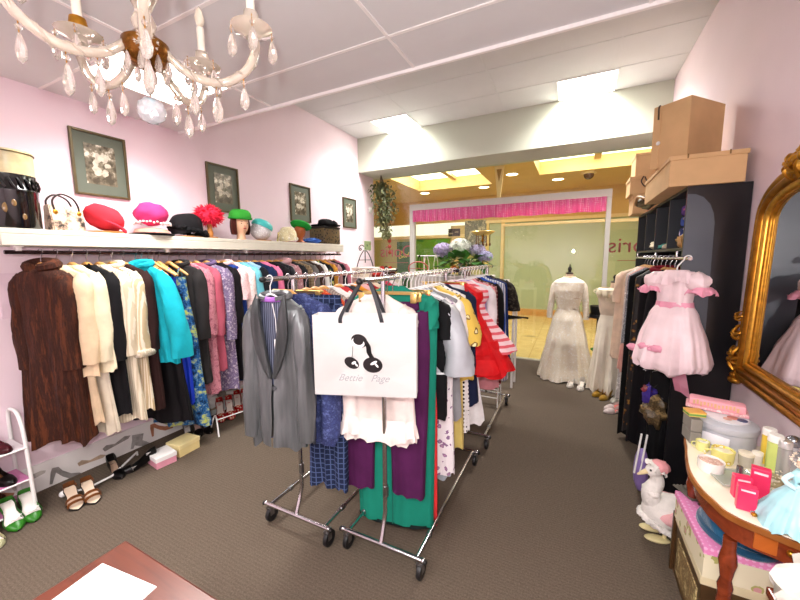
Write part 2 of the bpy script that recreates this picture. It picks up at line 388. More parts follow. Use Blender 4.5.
for i, (x, y, w) in enumerate(((425, 193, 'below the left coffer of the mall ceiling'), (484, 187, 'between the two coffers of the mall ceiling, lower one'), (512, 174, 'beside the hanging wedge in the mall ceiling'), (558, 179, 'below the right coffer of the mall ceiling'))):
    p = fl(x, y, MZ)
    t = thing('downlight', 'round recessed downlight ' + w, 'light', p, group='downlights in the mall ceiling')
    obj('ring', lathe(BM(), [(.13, 0), (.15, -.004), (.15, -.012), (.12, -.012), (.12, 0)], 20), M_CREAM, t)
    obj('lens', lathe(BM(), [(0.0, -.006), (.118, -.006), (.118, -.001), (0, -.001)], 20), M_DL, t)
p = fl(589, 172, MZ)+Vector((0, 0, .008))
t = thing('dome_camera', 'dark dome security camera under the mall ceiling', 'camera', p)
obj('base', lathe(BM(), [(.0, 0), (.14, 0), (.14, -.04), (.11, -.05), (0, -.05)], 18), M_CREAM, t)
obj('dome', ell(BM(), (0, 0, -.06), (.1, .1, .1)), mat('4a2c18', rough=.15), t)
# hanging wedge
p = ay(500, 163, 7.2)
bm = BM(); prism(bm, [(-.09, 0), (.09, 0), (.02, -.66), (-.02, -.66)], .06, Matrix.Translation((p.x, 7.2, MZ)) @ Matrix.Rotation(PI/2, 4, 'X'))
bmesh.ops.translate(bm, verts=bm.verts, vec=(-p.x, -7.2, -MZ))
t = thing('hanging_wedge', 'cream tapering wedge hanging from the mall ceiling', 'pendant', (p.x, 7.2, MZ))
obj('body', bm, M_CREAM, t, smooth=False)
obj('side_panel', prism(BM(), [(-.05, -.06), (.05, -.06), (.0, -.3)], .004, Matrix.Translation((0, -.061, 0)) @ Matrix.Rotation(PI/2, 4, 'X')), mat('9c7a3a', rough=.5), t, smooth=False)
# posters and boards on the opposite side
def poster(name, label, cat, px0, py0, px1, py1, Y, m, th=.03):
    a = ay(px0, py0, Y); c = ay(px1, py1, Y)
    if py1 >= 300: c.z = 0.0
    t = thing(name, label, cat, ((a.x+c.x)/2, Y, min(a.z, c.z)))
    w = abs(c.x-a.x); h = abs(a.z-c.z)
    obj('panel', box(BM(), (0, 0, h/2), (w, th, h), bev=.004), m, t, smooth=False)
    return t, w, h
t, w, h = poster('green_poster', 'dark green poster with yellow handwriting seen through the left window', 'poster', 397, 242, 411, 300, OY-.0156, mat('0f6b35', rough=.4, var=.35, scale=2))
for k, st in enumerate(([(-.17, -.10), (-.13, .12), (-.05, .10), (-.12, .0), (-.03, -.06), (-.16, -.11)], [(.0, -.04), (.05, .04), (.09, -.02), (.03, -.07), (.0, -.03)], [(.10, -.08), (.12, .03), (.15, -.02), (.19, .10)])):
    b = BM(); tube(b, bez([(x_, -.017, h*.80+z_) for x_, z_ in st], 5), .016, 6); obj('brush_stroke', b, mat('e8d85c', rough=.5), t)
t, w, h = poster('leafy_poster', 'leaf green poster between the white post and the flowers', 'poster', 416, 240, 450, 300, OY-.0156, mat('5f9a33', rough=.4, kind='floral', h2='2f7d34', h3='a8bf4e', scale=2.2))
t, w, h = poster('beige_board', 'beige board carrying the small black sign across the mall', 'board', 451, 226, 464, 300, OY-.0156, mat('d8c68c', rough=.5))
t, w, h = poster('black_sign', 'small black sign with pale writing above the white hydrangeas', 'sign', 448.5, 229, 460, 236, OY-.07, BLACKP)
for x_, z_ in ((-.09, -.03), (.08, .01)): obj('pale_mark', box(BM(), (x_, -.016, h/2+z_), (.11, .003, .035)), mat('9a927c'), t, smooth=False)
t, w, h = poster('grey_display_board', 'grey mottled display board behind the gold hat dish', 'board', 465, 221, 486, 246, OY-.06, mat('8b8f80', rough=.5, kind='tweed', h2='4f5a58', h3='c9c7b0', scale=5.0))
# ================================================================== GARMENTS
def interp(ctrl, z):
    for a, b in zip(ctrl[:-1], ctrl[1:]):
        if a[0] >= z >= b[0]:
            t = (a[0]-z)/max(1e-9, a[0]-b[0]); t = t*t*(3-2*t)*.5 + t*.5
            return tuple(a[i]+(b[i]-a[i])*t for i in range(1, len(a)))
    return tuple(ctrl[-1][1:]) if z < ctrl[-1][0] else tuple(ctrl[0][1:])
def body(bm, ctrl, folds=7, amp=.012, seed=0, gap=None, rows=26, S=60, hem=.012, off=(0, 0), cap=False, scallop=0, slant=0.0):
    """ctrl: (z, half width, half thickness) from the neck down."""
    z0, z1 = ctrl[0][0], ctrl[-1][0]; rings = []; rnd = random.Random(seed); ph = [rnd.random()*6.28 for _ in range(4)]
    zs = [c[0] for c in ctrl]; 
    zl = sorted(set([z0+(z1-z0)*(i/rows) for i in range(rows+1)] + zs), reverse=True)
    zl = [z for i, z in enumerate(zl) if i == 0 or zl[i-1]-z > 1e-4]
    for z in zl:
        hw, ht = interp(ctrl, z); g = ((z0-z)/(z0-z1))**1.2
        gx = gap(z) if gap else 0; ring = []
        d = math.asin(min(.98, gx/hw)) if gap else 0
        for j in range(S + (1 if gap else 0)):
            if gap: th = -PI/2 + d + (2*PI-2*d)*j/S
            else: th = -PI/2 + 2*PI*j/S
            c, s = math.cos(th), math.sin(th)
            f = amp*g*(math.sin(folds*th+ph[0]+.8*math.sin(z*4+ph[1])) + .5*math.sin((folds*2+1)*th+ph[2]) + .6*math.sin(3*th+z*5+ph[3]))
            w = .004*noise.noise(Vector((c*4, s*4+seed*3.1, z*9)))
            x = (hw+f*.35)*math.copysign(abs(c)**.8, c); y = (ht+f+w*2)*math.copysign(abs(s)**.85, s)
            zz = z
            if g > .8: zz += (g-.8)*5*hem*(math.sin(4*th+ph[1])+.5*math.sin(9*th+ph[2])) + (g-.8)*5*slant*c
            if scallop and g > .93: zz += .012*abs(math.sin(scallop*th))
            ring.append(Vector((x+off[0], y+off[1], zz)))
        rings.append(ring)
    loft(bm, rings, not gap, cap, False)
    return bm
def sleeve(bm, sd, x0, zt, L, r0, r1, seed=0, swing=.03, fwd=-.02, puff=0.0, rows=14):
    rnd = random.Random(seed+sd*17); ph = rnd.random()*6; rings = []
    for i in range(rows+1):
        t = i/rows; z = zt - L*t
        r = r0+(r1-r0)*t + (puff*math.sin(PI*min(1, t*1.1)) if puff else 0)
        if i == 0: r *= .35
        elif i == 1: r *= .85
        cx = sd*(x0 - .02 + swing*(1-(1-t)**2)); cy = fwd*t
        ring = []
        for k in range(16):
            a = 2*PI*k/16
            q = r*(1+.09*math.sin(3*a+ph+t*9)+.05*math.sin(5*a+t*17+ph))
            ring.append(Vector((cx+q*.85*math.cos(a), cy+q*.95*math.sin(a), z + (.015*(1-abs(math.cos(a))) if i == 0 else 0))))
        rings.append(ring)
    loft(bm, rings, True, True, False)
    # turned-in cuff
    last = rings[-1]; cc = sum(last, Vector())/16
    loft(bm, [last, [cc+(p-cc)*.75+Vector((0, 0, .03)) for p in last]], True)
    bmesh.ops.remove_doubles(bm, verts=bm.verts, dist=1e-5)
    return bm

# hangers share their meshes -------------------------------------------------
_H = {}
def hanger_mesh(kind):
    if kind in _H: return _H[kind]
    hook = BM()
    pts = [(.017*math.cos(a), 0, .0035+.017*math.sin(a)) for a in [math.radians(200-16*i) for i in range(16)]]
    pts += [(.006, 0, -.022), (0, 0, -.035), (0, 0, -.075)]
    tube(hook, pts, .0028, 6)
    bar = BM(); extra = None
    if kind == 'wood':
        pr = bez([(-.185, 0, -.185), (-.13, 0, -.150), (-.05, 0, -.105), (0, 0, -.080), (.05, 0, -.105), (.13, 0, -.150), (.185, 0, -.185)], 4)
        tube(bar, pr, [.009+.008*(1-abs(2*i/(len(pr)-1)-1)) for i in range(len(pr))], 8)
    elif kind == 'plastic':
        tube(bar, bez([(-.18, 0, -.18), (-.1, 0, -.13), (0, 0, -.078), (.1, 0, -.13), (.18, 0, -.18)], 4), .006, 6)
        tube(bar, [(-.175, 0, -.183), (.175, 0, -.183)], .005, 6)
    else:
        tube(bar, [(-.17, 0, -.078), (.17, 0, -.078)], .006, 8)
        extra = []
        for sx in (-.14, .14):
            c = BM(); box(c, (sx, -.008, -.10), (.03, .006, .05), bev=.002); box(c, (sx, .008, -.10), (.03, .006, .05), bev=.002); tube(c, [(sx, -.014, -.082), (sx, .014, -.082)], .006, 6)
            extra.append(c)
    mh = CHROME; mb = {'wood': WOODH, 'plastic': WHITEP, 'clip': mat('cfae6a', rough=.3, metal=.9), 'dark': BLACKP}[kind]
    oh = obj('hook', hook, WHITEP if kind == 'plastic' else mh); ob = obj('bar', bar, mb)
    res = [('hook', oh.data), ('bar', ob.data)]
    bpy.data.objects.remove(oh); bpy.data.objects.remove(ob)
    for c in (extra or []):
        oc = obj('clip', c, mb); res.append(('clip', oc.data)); bpy.data.objects.remove(oc)
    _H[kind] = res
    return res
HN = {'wood': 'wooden clothes hanger', 'plastic': 'white plastic hanger', 'clip': 'brass clip hanger'}
def hanger(kind, loc, rz, label, group, k=1.0):
    t = thing('clothes_hanger', label, 'hanger', loc, rz, group)
    for nm, me in hanger_mesh(kind):
        o = bpy.data.objects.new(nm, me); COL.objects.link(o); o.parent = t
        if nm == 'bar': o.scale = (k, 1, 1)
    return t

def garment(name, label, cat, X, Y, ZR, hem, m, w=.20, flare=1.12, t=.036, sl=None, m_sl=None, gap=None, ex=None, rz=.31, hk='wood', rail='wall rail', grp=None, folds=7, amp=.011, waist=None, short=None, scallop=0, hl=True, seed=None, dz=0.0):
    """hangs from a rail at (X, Y, ZR); hem is the height of the hem above the floor."""
    ex = ex or {}; seed = int(Y*977) if seed is None else seed
    root = thing(name, label, cat, (X, Y, ZR), rz, grp)
    h = hem-ZR
    sh = -.155+dz
    if 'trousers' in ex:
        tw = -.095-ex.get('drop', 0); wb = BM()
        body(wb, [(tw, w*.8, t*.9), (tw-.05, w*.82, t)], folds=4, amp=.003, seed=seed, rows=4)
        obj('waistband', wb, m, root)
        for sd in (-1, 1):
            b = BM(); body(b, [(tw-.05, w*.42, t), (tw-.25, w*.46, t*1.1), (h, w*.46*flare, t*1.0)], folds=3, amp=amp, seed=seed+sd, off=(sd*w*ex.get('split', .44), 0), rows=18, S=32, hem=ex.get('hw', .012))
            obj('leg', b, m, root)
    else:
        if 'strap' in ex or 'skirt_only' in ex:
            top = -.20 if 'strap' in ex else -.095
            ctrl = [(top, w*.78, t*.9), (top-.06, w*.8, t)]
        else:
            top = -.085+dz
            ctrl = [(top, .062, .032), (top-.022, .095, .036), (sh+.028, w*.72, t*.85), (sh, w*.97, t), (sh-.05, w, t*1.05)]
        wz = ex.get('wz', -.48)
        if waist: ctrl.append((wz, w*waist, t*.9)); ctrl.append((wz-.03, w*waist, t*.9))
        else: ctrl.append((min(-.45, (h+sh)/2), w*(1+(flare-1)*.4), t*1.05))
        ctrl.append((h, w*flare, t*1.15*max(1, flare*.9)))
        b = BM(); body(b, ctrl, folds, amp, seed, gap, scallop=scallop, slant=ex.get('slant', 0), hem=ex.get('hw', .012))
        obj('body', b, m, root)
        if 'strap' in ex:
            for sd in (-1, 1):
                b = BM(); tube(b, bez([(sd*w*.5, -t*.8, -.20), (sd*.10, -.005, -.125), (sd*w*.5, t*.8, -.20)], 5), .006, 6); obj('strap', b, m, root)
        if sl:
            L, r0, r1 = sl[:3]
            for sd in (-1, 1):
                b = BM(); sleeve(b, sd, w*.93, sh+.008, L, r0, r1, seed, puff=sl[3] if len(sl) > 3 else 0, swing=ex.get('swing', .03), fwd=ex.get('fwd', -.02))
                so = obj('sleeve', b, m_sl or m, root)
                if 'cuff' in ex:
                    b = BM(); cx = sd*(w*.93-.02+.03); box(b, (cx, -.02, sh-L+.025), (r1*2.1, r1*2.3, .06), bev=.022); obj('cuff', b, ex['cuff'], so)
        if 'collar' in ex:
            b = BM(); R0 = ex.get('collar_r', .024)
            tube(b, [(.08*math.cos(a), .042*math.sin(a)-.004, top-.002-.012*math.sin(a)*-1) for a in [math.radians(-70+ (320)*i/18) for i in range(19)]], [R0*(.6+.4*math.sin(PI*i/18)) for i in range(19)], 8)
            obj('collar', b, ex['collar'], root)
        if 'lapel' in ex:
            ml, zb, gx = ex['lapel']
            for sd in (-1, 1):
                b = BM(); rws = []
                for i in range(11):
                    q = i/10; z = top-.01+(zb-top)*q; e = sd*(gap(z) if gap else .008+.05*(1-q)); lw = sd*gx*(math.sin(PI*min(1, (1-q)*.9+.05))**.8)
                    yy = -interp(ctrl, z)[1]*1.02-.012
                    rws.append([Vector((e-sd*.004, yy+.012, z)), Vector((e, yy-.004, z)), Vector((e+lw*.5, yy-.010, z+.012*q)), Vector((e+lw, yy-.002, z+.02*(1-q))), Vector((e+lw*.98, yy+.01, z+.02*(1-q)))])
                loft(b, rws, False); bmesh.ops.solidify(b, geom=b.faces[:], thickness=.004); obj('lapel', b, ml, root)
        if 'buttons' in ex:
            mb, za, zb2, nb = ex['buttons']
            for i in range(nb):
                z = za+(zb2-za)*i/max(1, nb-1); y = -interp(ctrl, z)[1]*1.0-.012
                b = BM(); lathe(b, [(0, -.004), (.011, -.004), (.013, 0), (.011, .004), (0, .004)], 10, M=Matrix.Translation((.012, y, z)) @ Matrix.Rotation(PI/2, 4, 'X')); obj('button', b, mb, root)
        if 'belt' in ex:
            b = BM(); bw, bt = interp(ctrl, wz); body(b, [(wz+.02, bw*1.02, bt+.004), (wz-.02, bw*1.02, bt+.004)], folds=3, amp=.001, seed=seed, rows=2); obj('belt', b, ex['belt'], root)
        if 'skirt' in ex:
            ms, h2, fl2 = ex['skirt']; h2 -= ZR
            b = BM(); body(b, [(h+.14, w*.86, t*.8), (h-.02, w*.9, t*.85), (h2, w*fl2, t*1.0)], folds+2, amp, seed+5, rows=14); obj('skirt', b, ms, root)
        if 'band' in ex:
            for mb, za, zb2 in ex['band']:
                ra, ta = interp(ctrl, za); rb, tb = interp(ctrl, zb2)
                b = BM(); body(b, [(za, ra*1.015, ta+amp+.006), (zb2, rb*1.015, tb+amp+.008)], folds, amp*.6, seed, rows=4); obj('trim_band', b, mb, root)
        if 'ruffles' in ex:
            mr, zz, k = ex['ruffles']
            for z in zz:
                ra, ta = interp(ctrl, z); b = BM()
                body(b, [(z+.03, ra*1.0, ta+.006), (z-.02, ra*1.06, ta+.03), (z-k, ra*1.1, ta+.045)], 15, .014, seed+int(z*50), rows=6, S=90); obj('ruffle', b, mr, root)
    if hl and hk:
        hanger(hk, (ex.get('hx', X), Y, ZR), rz, '%s on the %s holding the %s' % (HN[hk], rail, short or label), {'wood': 'wooden hangers', 'plastic': 'white plastic hangers', 'clip': 'brass clip hangers'}[hk], (1.0 if hk == 'clip' else min(1.05, w/.20)))
    return root

# ------------------------------------------------------------------ shelf and rail on the left wall
t = thing('wall_shelf', 'long cream wall shelf carrying hats above the clothes rail', 'shelf', (XL, .82, 1.83))
obj('board', bxx(BM(), .002, .337, 0, 3.45, -.014, .02, bev=.004), mat('d6d2c2', rough=.5, var=.04), t, smooth=False)
obj('fascia', bxx(BM(), .315, .337, 0, 3.45, -.085, -.014, bev=.004), mat('d6d2c2', rough=.5, var=.04), t, smooth=False)
obj('wall_batten', bxx(BM(), .002, .022, 0, 3.45, -.085, -.014), mat('d6d2c2', rough=.5, var=.04), t, smooth=False)
RX, RZ = -3.1, 1.705
t = thing('clothes_rail', 'dark chrome clothes rail under the cream hat shelf', 'rail', (RX, .84, RZ))
b = BM(); tube(b, [(0, 0, 0), (0, 3.42, 0)], .0125, 12); obj('tube', b, mat('3c2a2a', rough=.25, metal=.8), t)
for y in (.06, .95, 1.75, 2.6, 3.36):
    b = BM(); box(b, (0, y, .022), (.036, .03, .03), bev=.004); box(b, (0, y, .045), (.05, .045, .03), bev=.004); obj('bracket', b, mat('e6dfdc', rough=.4), t)

# ------------------------------------------------------------------ clothes along the wall rail
M_FUR = mat('4a2415', rough=.75, spec=.25, kind='tweed', h2='2b130b', h3='5e3019', scale=5.0, stretch=(3.2, 3.2, .35), bump=.5, bscale=120.0)
LG = 'clothes hanging along the pink wall'
def WR(Y, name, label, cat, hem, m, **k):
    k.setdefault('grp', LG); k.setdefault('w', .215)
    return garment(name, label, cat, k.pop('X', RX), Y, RZ, hem, m, **k)
GB = lambda v0, top=-.085, zb=-.5, lo=.012: (lambda z: lo + v0*max(0, (z-zb)/(top-zb)))
f = WR(1.0, 'fur_coat', 'dark brown fur coat hanging first on the wall rail', 'coat', .43, M_FUR, w=.185, flare=1.12, t=.075, sl=(.62, .075, .07), amp=.024, folds=8, ex={'collar': M_FUR, 'collar_r': .045, 'hw': .02, 'swing': .0, 'fwd': -.01}, short='dark brown fur coat', rz=.42)
WR(1.075, 'skirt_suit', 'blush beige jacket over a matching long skirt beside the fur coat', 'suit', .86, fab('e8cda9', rough=.75), sl=(.60, .066, .05), ex={'skirt': (fab('dcc1a0'), .52, 1.0), 'lapel': (fab('e8cda9', rough=.75), -.45, .06)}, short='blush beige skirt suit')
WR(1.155, 'skirt_suit', 'cream jacket over a long off-white skirt between blush suit and black coat', 'suit', .88, fab('f1e3c2'), sl=(.60, .068, .055), flare=1.2, ex={'skirt': (fab('dfd3bd'), .42, 1.08), 'buttons': (mat('caa84f', rough=.3), -.3, -.66, 3)}, short='cream jacket with off-white skirt')
WR(1.235, 'long_coat', 'plain black long coat between the cream suit and ivory coat', 'coat', .52, fab('131215'), sl=(.62, .065, .05), ex={'lapel': (fab('131215'), -.5, .06)}, short='plain black long coat')
WR(1.31, 'long_coat', 'ivory pleated long coat beside the black coat near the fur', 'coat', .45, fab('e9dcc4', kind='vstripe', h2='d3c3a6', scale=18.0), sl=(.60, .066, .055), flare=1.2, short='ivory pleated long coat')
WR(1.385, 'brocade_coat', 'champagne striped coat with pale fur cuffs beside the dark brown coat', 'coat', .50, mat('c9b28c', rough=.45, kind='vstripe', h2='eadfc8', scale=22.0), sl=(.62, .066, .06), ex={'cuff': fab('d8c9b0', kind='tweed', h2='b7a58a', h3='efe6d6', scale=30.0), 'collar': fab('e4d6c0')}, short='champagne striped coat')
WR(1.46, 'long_coat', 'very dark brown long coat tucked behind the turquoise coat', 'coat', .48, fab('2f1a18'), sl=(.60, .064, .05), short='very dark brown coat')
WR(1.545, 'swing_coat', 'bright turquoise swing coat with collar', 'coat', .84, fab('17aebf'), w=.19, flare=1.35, t=.04, sl=(.66, .065, .085), ex={'collar': fab('17aebf'), 'collar_r': .03, 'swing': .15, 'hx': RX}, X=RX+.08, short='bright turquoise swing coat', amp=.016)
WR(1.635, 'evening_dress', 'sleek black floor-length evening dress beside the turquoise coat', 'dress', .30, fab('151316', rough=.6), w=.19, flare=1.5, ex={'strap': 1}, amp=.02, short='sleek black evening dress')
WR(1.715, 'satin_dress', 'royal blue satin dress under a bare wooden hanger', 'dress', .42, satin('1737b8'), w=.185, flare=1.25, ex={'strap': 1}, amp=.018, short='royal blue satin dress')
WR(1.80, 'maxi_dress', 'dark navy maxi dress with blue and lime print reaching the pink shoebox', 'dress', .19, fab('10203c', kind='tweed', h2='2463a0', h3='c3cc5c', scale=11.0), w=.185, flare=1.5, ex={'strap': 1}, amp=.018, short='navy print maxi dress')
WR(1.885, 'wool_coat', 'dark charcoal wool coat beside the two rose garments', 'coat', .55, fab('2d2a2a'), sl=(.6, .066, .055), ex={'collar': fab('2d2a2a')}, short='dark charcoal wool coat')
WR(1.96, 'print_dress', 'mottled dusty rose long-sleeved dress', 'dress', .43, fab('b16a78', kind='tweed', h2='c98791', h3='8f4d5f', scale=26.0), sl=(.58, .062, .05), short='mottled dusty rose dress')
WR(2.04, 'cardigan', 'plain deep rose cardigan in front of the purple tweed coat', 'cardigan', .62, fab('b95a6d'), sl=(.60, .062, .05), short='plain deep rose cardigan')
WR(2.14, 'tweed_coat', 'purple and grey tweed coat with long sleeves', 'coat', .40, fab('8d7d9b', kind='tweed', h2='5b4a74', h3='cfc3d0', scale=42.0), sl=(.66, .07, .055), w=.225, ex={'collar': fab('6b5a80')}, short='purple and grey tweed coat')
WR(2.24, 'day_coat', 'black knee-length coat between the purple tweed and pink lace', 'coat', .45, fab('161317'), sl=(.52, .064, .055), short='black knee-length coat')
WR(2.32, 'lace_dress', 'cobalt blue dress with pale pink lace yoke', 'dress', .42, fab('23418f'), sl=(.3, .062, .06), m_sl=fab('e8b9bd', kind='tweed', h2='f3d8d6', h3='d99aa4', scale=40.0), ex={'collar': fab('edc9c9'), 'band': [(fab('edc3c5', kind='tweed', h2='f5dedb', h3='d99aa4', scale=40.0), -.17, -.34)]}, short='cobalt dress with pink yoke')
WR(2.41, 'lace_jacket', 'pale pink lace jacket over a matching lace skirt', 'suit', .82, fab('f3d6d2', kind='tweed', h2='fbeeea', h3='e5b3b3', scale=44.0), sl=(.46, .064, .062), ex={'skirt': (fab('d9a6aa', kind='tweed', h2='f0d3d2', h3='c68790', scale=44.0), .42, .98)}, short='pale pink lace suit')
WR(2.50, 'long_dress', 'aqua blue plain long dress beside the pink lace suit', 'dress', .36, satin('69bccd'), sl=(.44, .062, .06), flare=1.2, short='aqua blue long dress')
WR(2.59, 'bolero_dress', 'pale blue dress under a short black bolero', 'dress', .45, fab('9cc3e0'), sl=(.38, .062, .06), m_sl=fab('15181f'), ex={'band': [(fab('15181f'), -.19, -.40)]}, short='pale blue dress with black bolero')
WR(2.69, 'wool_dress', 'navy blue coat dress with sleeves and no trim', 'dress', .36, fab('17294f'), sl=(.50, .068, .06), w=.225, short='navy blue coat dress')
WR(2.79, 'skirt_suit', 'hot pink jacket over a bright red skirt', 'suit', .95, fab('ef7fa8'), sl=(.5, .064, .058), ex={'skirt': (fab('e0393f'), .50, 1.0)}, short='hot pink jacket with red skirt')
WR(2.90, 'day_dress', 'black sheath dress next to the hot pink jacket', 'dress', .5, fab('141116'), sl=(.3, .06, .056), short='black sheath dress')
WR(3.0, 'evening_coat', 'black velvet coat further along behind the hot pink jacket', 'coat', .5, fab('1a1a22', sheen=.5), sl=(.6, .064, .055), short='black velvet coat')
WR(3.10, 'hooded_coat', 'mauve pink hooded coat above the grey satin jacket', 'coat', .6, fab('b98a8e', kind='tweed', h2='9d6c74', h3='d0aaab', scale=20.0), sl=(.6, .066, .055), ex={'collar': fab('c59a9c'), 'collar_r': .04}, short='mauve pink hooded coat')
WR(3.20, 'day_coat', 'black coat with dark green cast below the cream hat', 'coat', .5, fab('1c2023'), sl=(.6, .066, .055), short='black-green coat')
WR(3.30, 'plaid_coat', 'brown and tan checked coat on the wall rail', 'coat', .55, fab('8d7a5f', kind='plaid', h2='5e4b38', scale=9.0), sl=(.6, .066, .055), short='brown and tan checked coat')
WR(3.40, 'day_coat', 'slate grey coat next to the white coat', 'coat', .55, fab('6b6764'), sl=(.6, .066, .055), short='slate grey coat')
WR(3.50, 'day_coat', 'espresso brown coat next to the white coat', 'coat', .55, fab('3b2a24'), sl=(.6, .066, .055), short='espresso brown coat')
WR(3.60, 'summer_coat', 'white summer coat below the blue cloth on the shelf', 'coat', .55, fab('efece8'), sl=(.6, .066, .055), short='white summer coat')
WR(3.70, 'floral_coat', 'black coat with yellow and green flowers below the leopard box', 'coat', .55, fab('15181a', kind='floral', h2='55703a', h3='d8cf7a', scale=16.0), sl=(.6, .066, .055), short='black flowered coat')
WR(3.80, 'day_coat', 'mustard yellow coat below the leopard box', 'coat', .55, fab('c58a35'), sl=(.6, .066, .055), short='mustard yellow coat')
WR(3.90, 'day_coat', 'dusty mauve coat beside the mustard coat', 'coat', .55, fab('a67d80'), sl=(.6, .066, .055), short='dusty mauve coat')
WR(4.0, 'day_coat', 'black coat beside the dusty mauve coat', 'coat', .55, fab('19151a'), sl=(.6, .066, .055), short='black coat beside the mauve one')
WR(4.1, 'day_coat', 'dusty pink coat at the far end of the wall rail', 'coat', .55, fab('c7788a'), sl=(.6, .066, .055), short='dusty pink coat at the far end')
# two bare hangers in front of the blue satin dress
hanger('wood', (RX, 1.585, RZ), .40, 'bare wooden hanger tilted beside the turquoise coat', 'wooden hangers')
hanger('wood', (RX, 1.675, RZ), .42, 'bare wooden hanger right above the royal blue dress', 'wooden hangers')
# ================================================================== PICTURES
m, nt, b, out = newmat('old_photograph')
tc = N(nt, 'ShaderNodeTexCoord'); n1 = N(nt, 'ShaderNodeTexNoise', Scale=11.0, Detail=6.0, Roughness=.65); nt.links.new(tc.outputs['Object'], n1.inputs['Vector'])
rp = ramp(nt, [(.40, hexc('4e483b')), (.52, hexc('837a66')), (.60, hexc('e6dfcd'))]); nt.links.new(n1.outputs[0], rp.inputs[0]); nt.links.new(rp.outputs[0], b.inputs['Base Color']); b.inputs['Roughness'].default_value = .25
M_PHOTO = m
M_FIG = mat('cfc6b2', rough=.3, var=.4, scale=30)
M_MATB = mat('5c6355', rough=.6, var=.05)
M_FRM = mat('5d4f33', rough=.35, metal=.4, var=.2)
PL = 'old photographs in dark frames on the pink wall'
for i, (y0, y1, lab) in enumerate(((1.325, 1.69, 'framed sepia photograph with grey-green mount above the newsprint handbag'), (2.40, 2.775, 'framed photograph above the red fluffy hat'), (3.565, 3.955, 'framed photograph of pale figures above the green beret'), (4.74, 5.115, 'framed photograph beyond the leopard box, nearest the shop window'))):
    z0, z1 = 2.15, 2.635; w = y1-y0; h = z1-z0
    t = thing('framed_photograph', lab, 'picture', (XL, (y0+y1)/2, z0), group=PL)
    b = BM(); f = .018
    for s in (-1, 1): box(b, (.012, s*(w/2-f/2), h/2), (.024, f, h), bev=.003)
    box(b, (.012, 0, f/2), (.0235, w-2*f, f), bev=.003); box(b, (.012, 0, h-f/2), (.0235, w-2*f, f), bev=.003)
    obj('frame', b, M_FRM, t, smooth=False)
    obj('mount', box(BM(), (.007, 0, h/2), (.008, w-2*f, h-2*f)), M_MATB, t, smooth=False)
    ph = obj('photo', box(BM(), (.012, 0, h/2), (.003, w*.55, h*.62)), M_PHOTO, t, smooth=False)
    # pale seated and standing figures of the old print, flat on its surface
    b = BM(); rr = random.Random(i+3)
    for k in range(9):
        yy = (rr.random()-.5)*w*.36; zz = h*(.36+.3*rr.random())
        ell(b, (.0138, yy, zz), (.0008, .012+.014*rr.random(), .012+.02*rr.random()), 10, 6, jit=.6, seed=k)
    obj('printed_figures', b, M_FIG, ph, smooth=False)
p = ax(372.5, 211, XL)
t = thing('wall_switch', 'round white wall switch at the end of the pink wall', 'switch', (XL, 5.6, p.z))
obj('plate', lathe(BM(), [(0, 0), (.055, 0), (.055, .012), (.045, .02), (0, .02)], 20, M=Matrix.Rotation(PI/2, 4, 'Y')), WHITEP, t)
obj('knob', lathe(BM(), [(0, .02), (.022, .02), (.02, .034), (0, .034)], 14, M=Matrix.Rotation(PI/2, 4, 'Y')), mat('d9d4cf'), t)
t = thing('wall_panel', 'small pale pink access cover on the wall beside the fur coat', 'panel', (XL, .93, 1.42))
obj('plate', box(BM(), (.004, 0, 0), (.008, .13, .30), bev=.002), mat('efd6e2', rough=.7), t, smooth=False)
obj('screw', lathe(BM(), [(0, .008), (.005, .008), (.004, .011), (0, .011)], 8, M=Matrix.Translation((0, .045, .12)) @ Matrix.Rotation(PI/2, 4, 'Y')), STEEL, t)

# ================================================================== ON THE SHELF
SZ, SX = 1.851, -3.18
def sy(px, X=SX): return ax(px, 232, X).y
# tall black hat box with pale lid
t = thing('hat_box', 'tall glossy black round hat box with clear cream lid at the shelf end', 'box', (-3.17, sy(17, -3.17)-.005, SZ))
M_PAT = mat('0b0a0c', rough=.12, var=.5, scale=14, coat=.6)
obj('body', lathe(BM(), [(0, 0), (.118, 0), (.124, .01), (.124, .22), (.126, .225), (.126, .235), (.122, .24), (.122, .325), (0, .325)], 40), M_PAT, t)
b = BM()
for k in range(20):
    a = 2*PI*k/20; tube(b, [(.124*math.cos(a), .124*math.sin(a), .30), (.132*math.cos(a+.1), .132*math.sin(a+.1), .265), (.125*math.cos(a+.2), .125*math.sin(a+.2), .24)], .006, 6)
obj('fringe_trim', b, mat('08080a', rough=.3), t)
obj('lid', lathe(BM(), [(.119, .325), (.119, .45), (.122, .455), (.122, .468), (0, .472)], 40), mat('cdbf94', rough=.3, var=.2, scale=18), t)
b = BM(); tube(b, [(.122*math.cos(2*PI*k/40), .122*math.sin(2*PI*k/40), .455) for k in range(40)], .004, 6, closed=True); obj('lid_rim', b, mat('6a5a33', metal=.5), t)
for a, z, s in ((-.5, .12, .03), (-.2, .15, .022), (-.9, .2, .026), (.1, .07, .02), (-.6, .27, .015)):
    obj('painted_spot', ell(BM(), (.123*math.cos(a), .123*math.sin(a), z), (.004, s*.6, s), 8, 6, M=None), mat('8a6a42', rough=.2, var=.4), t)
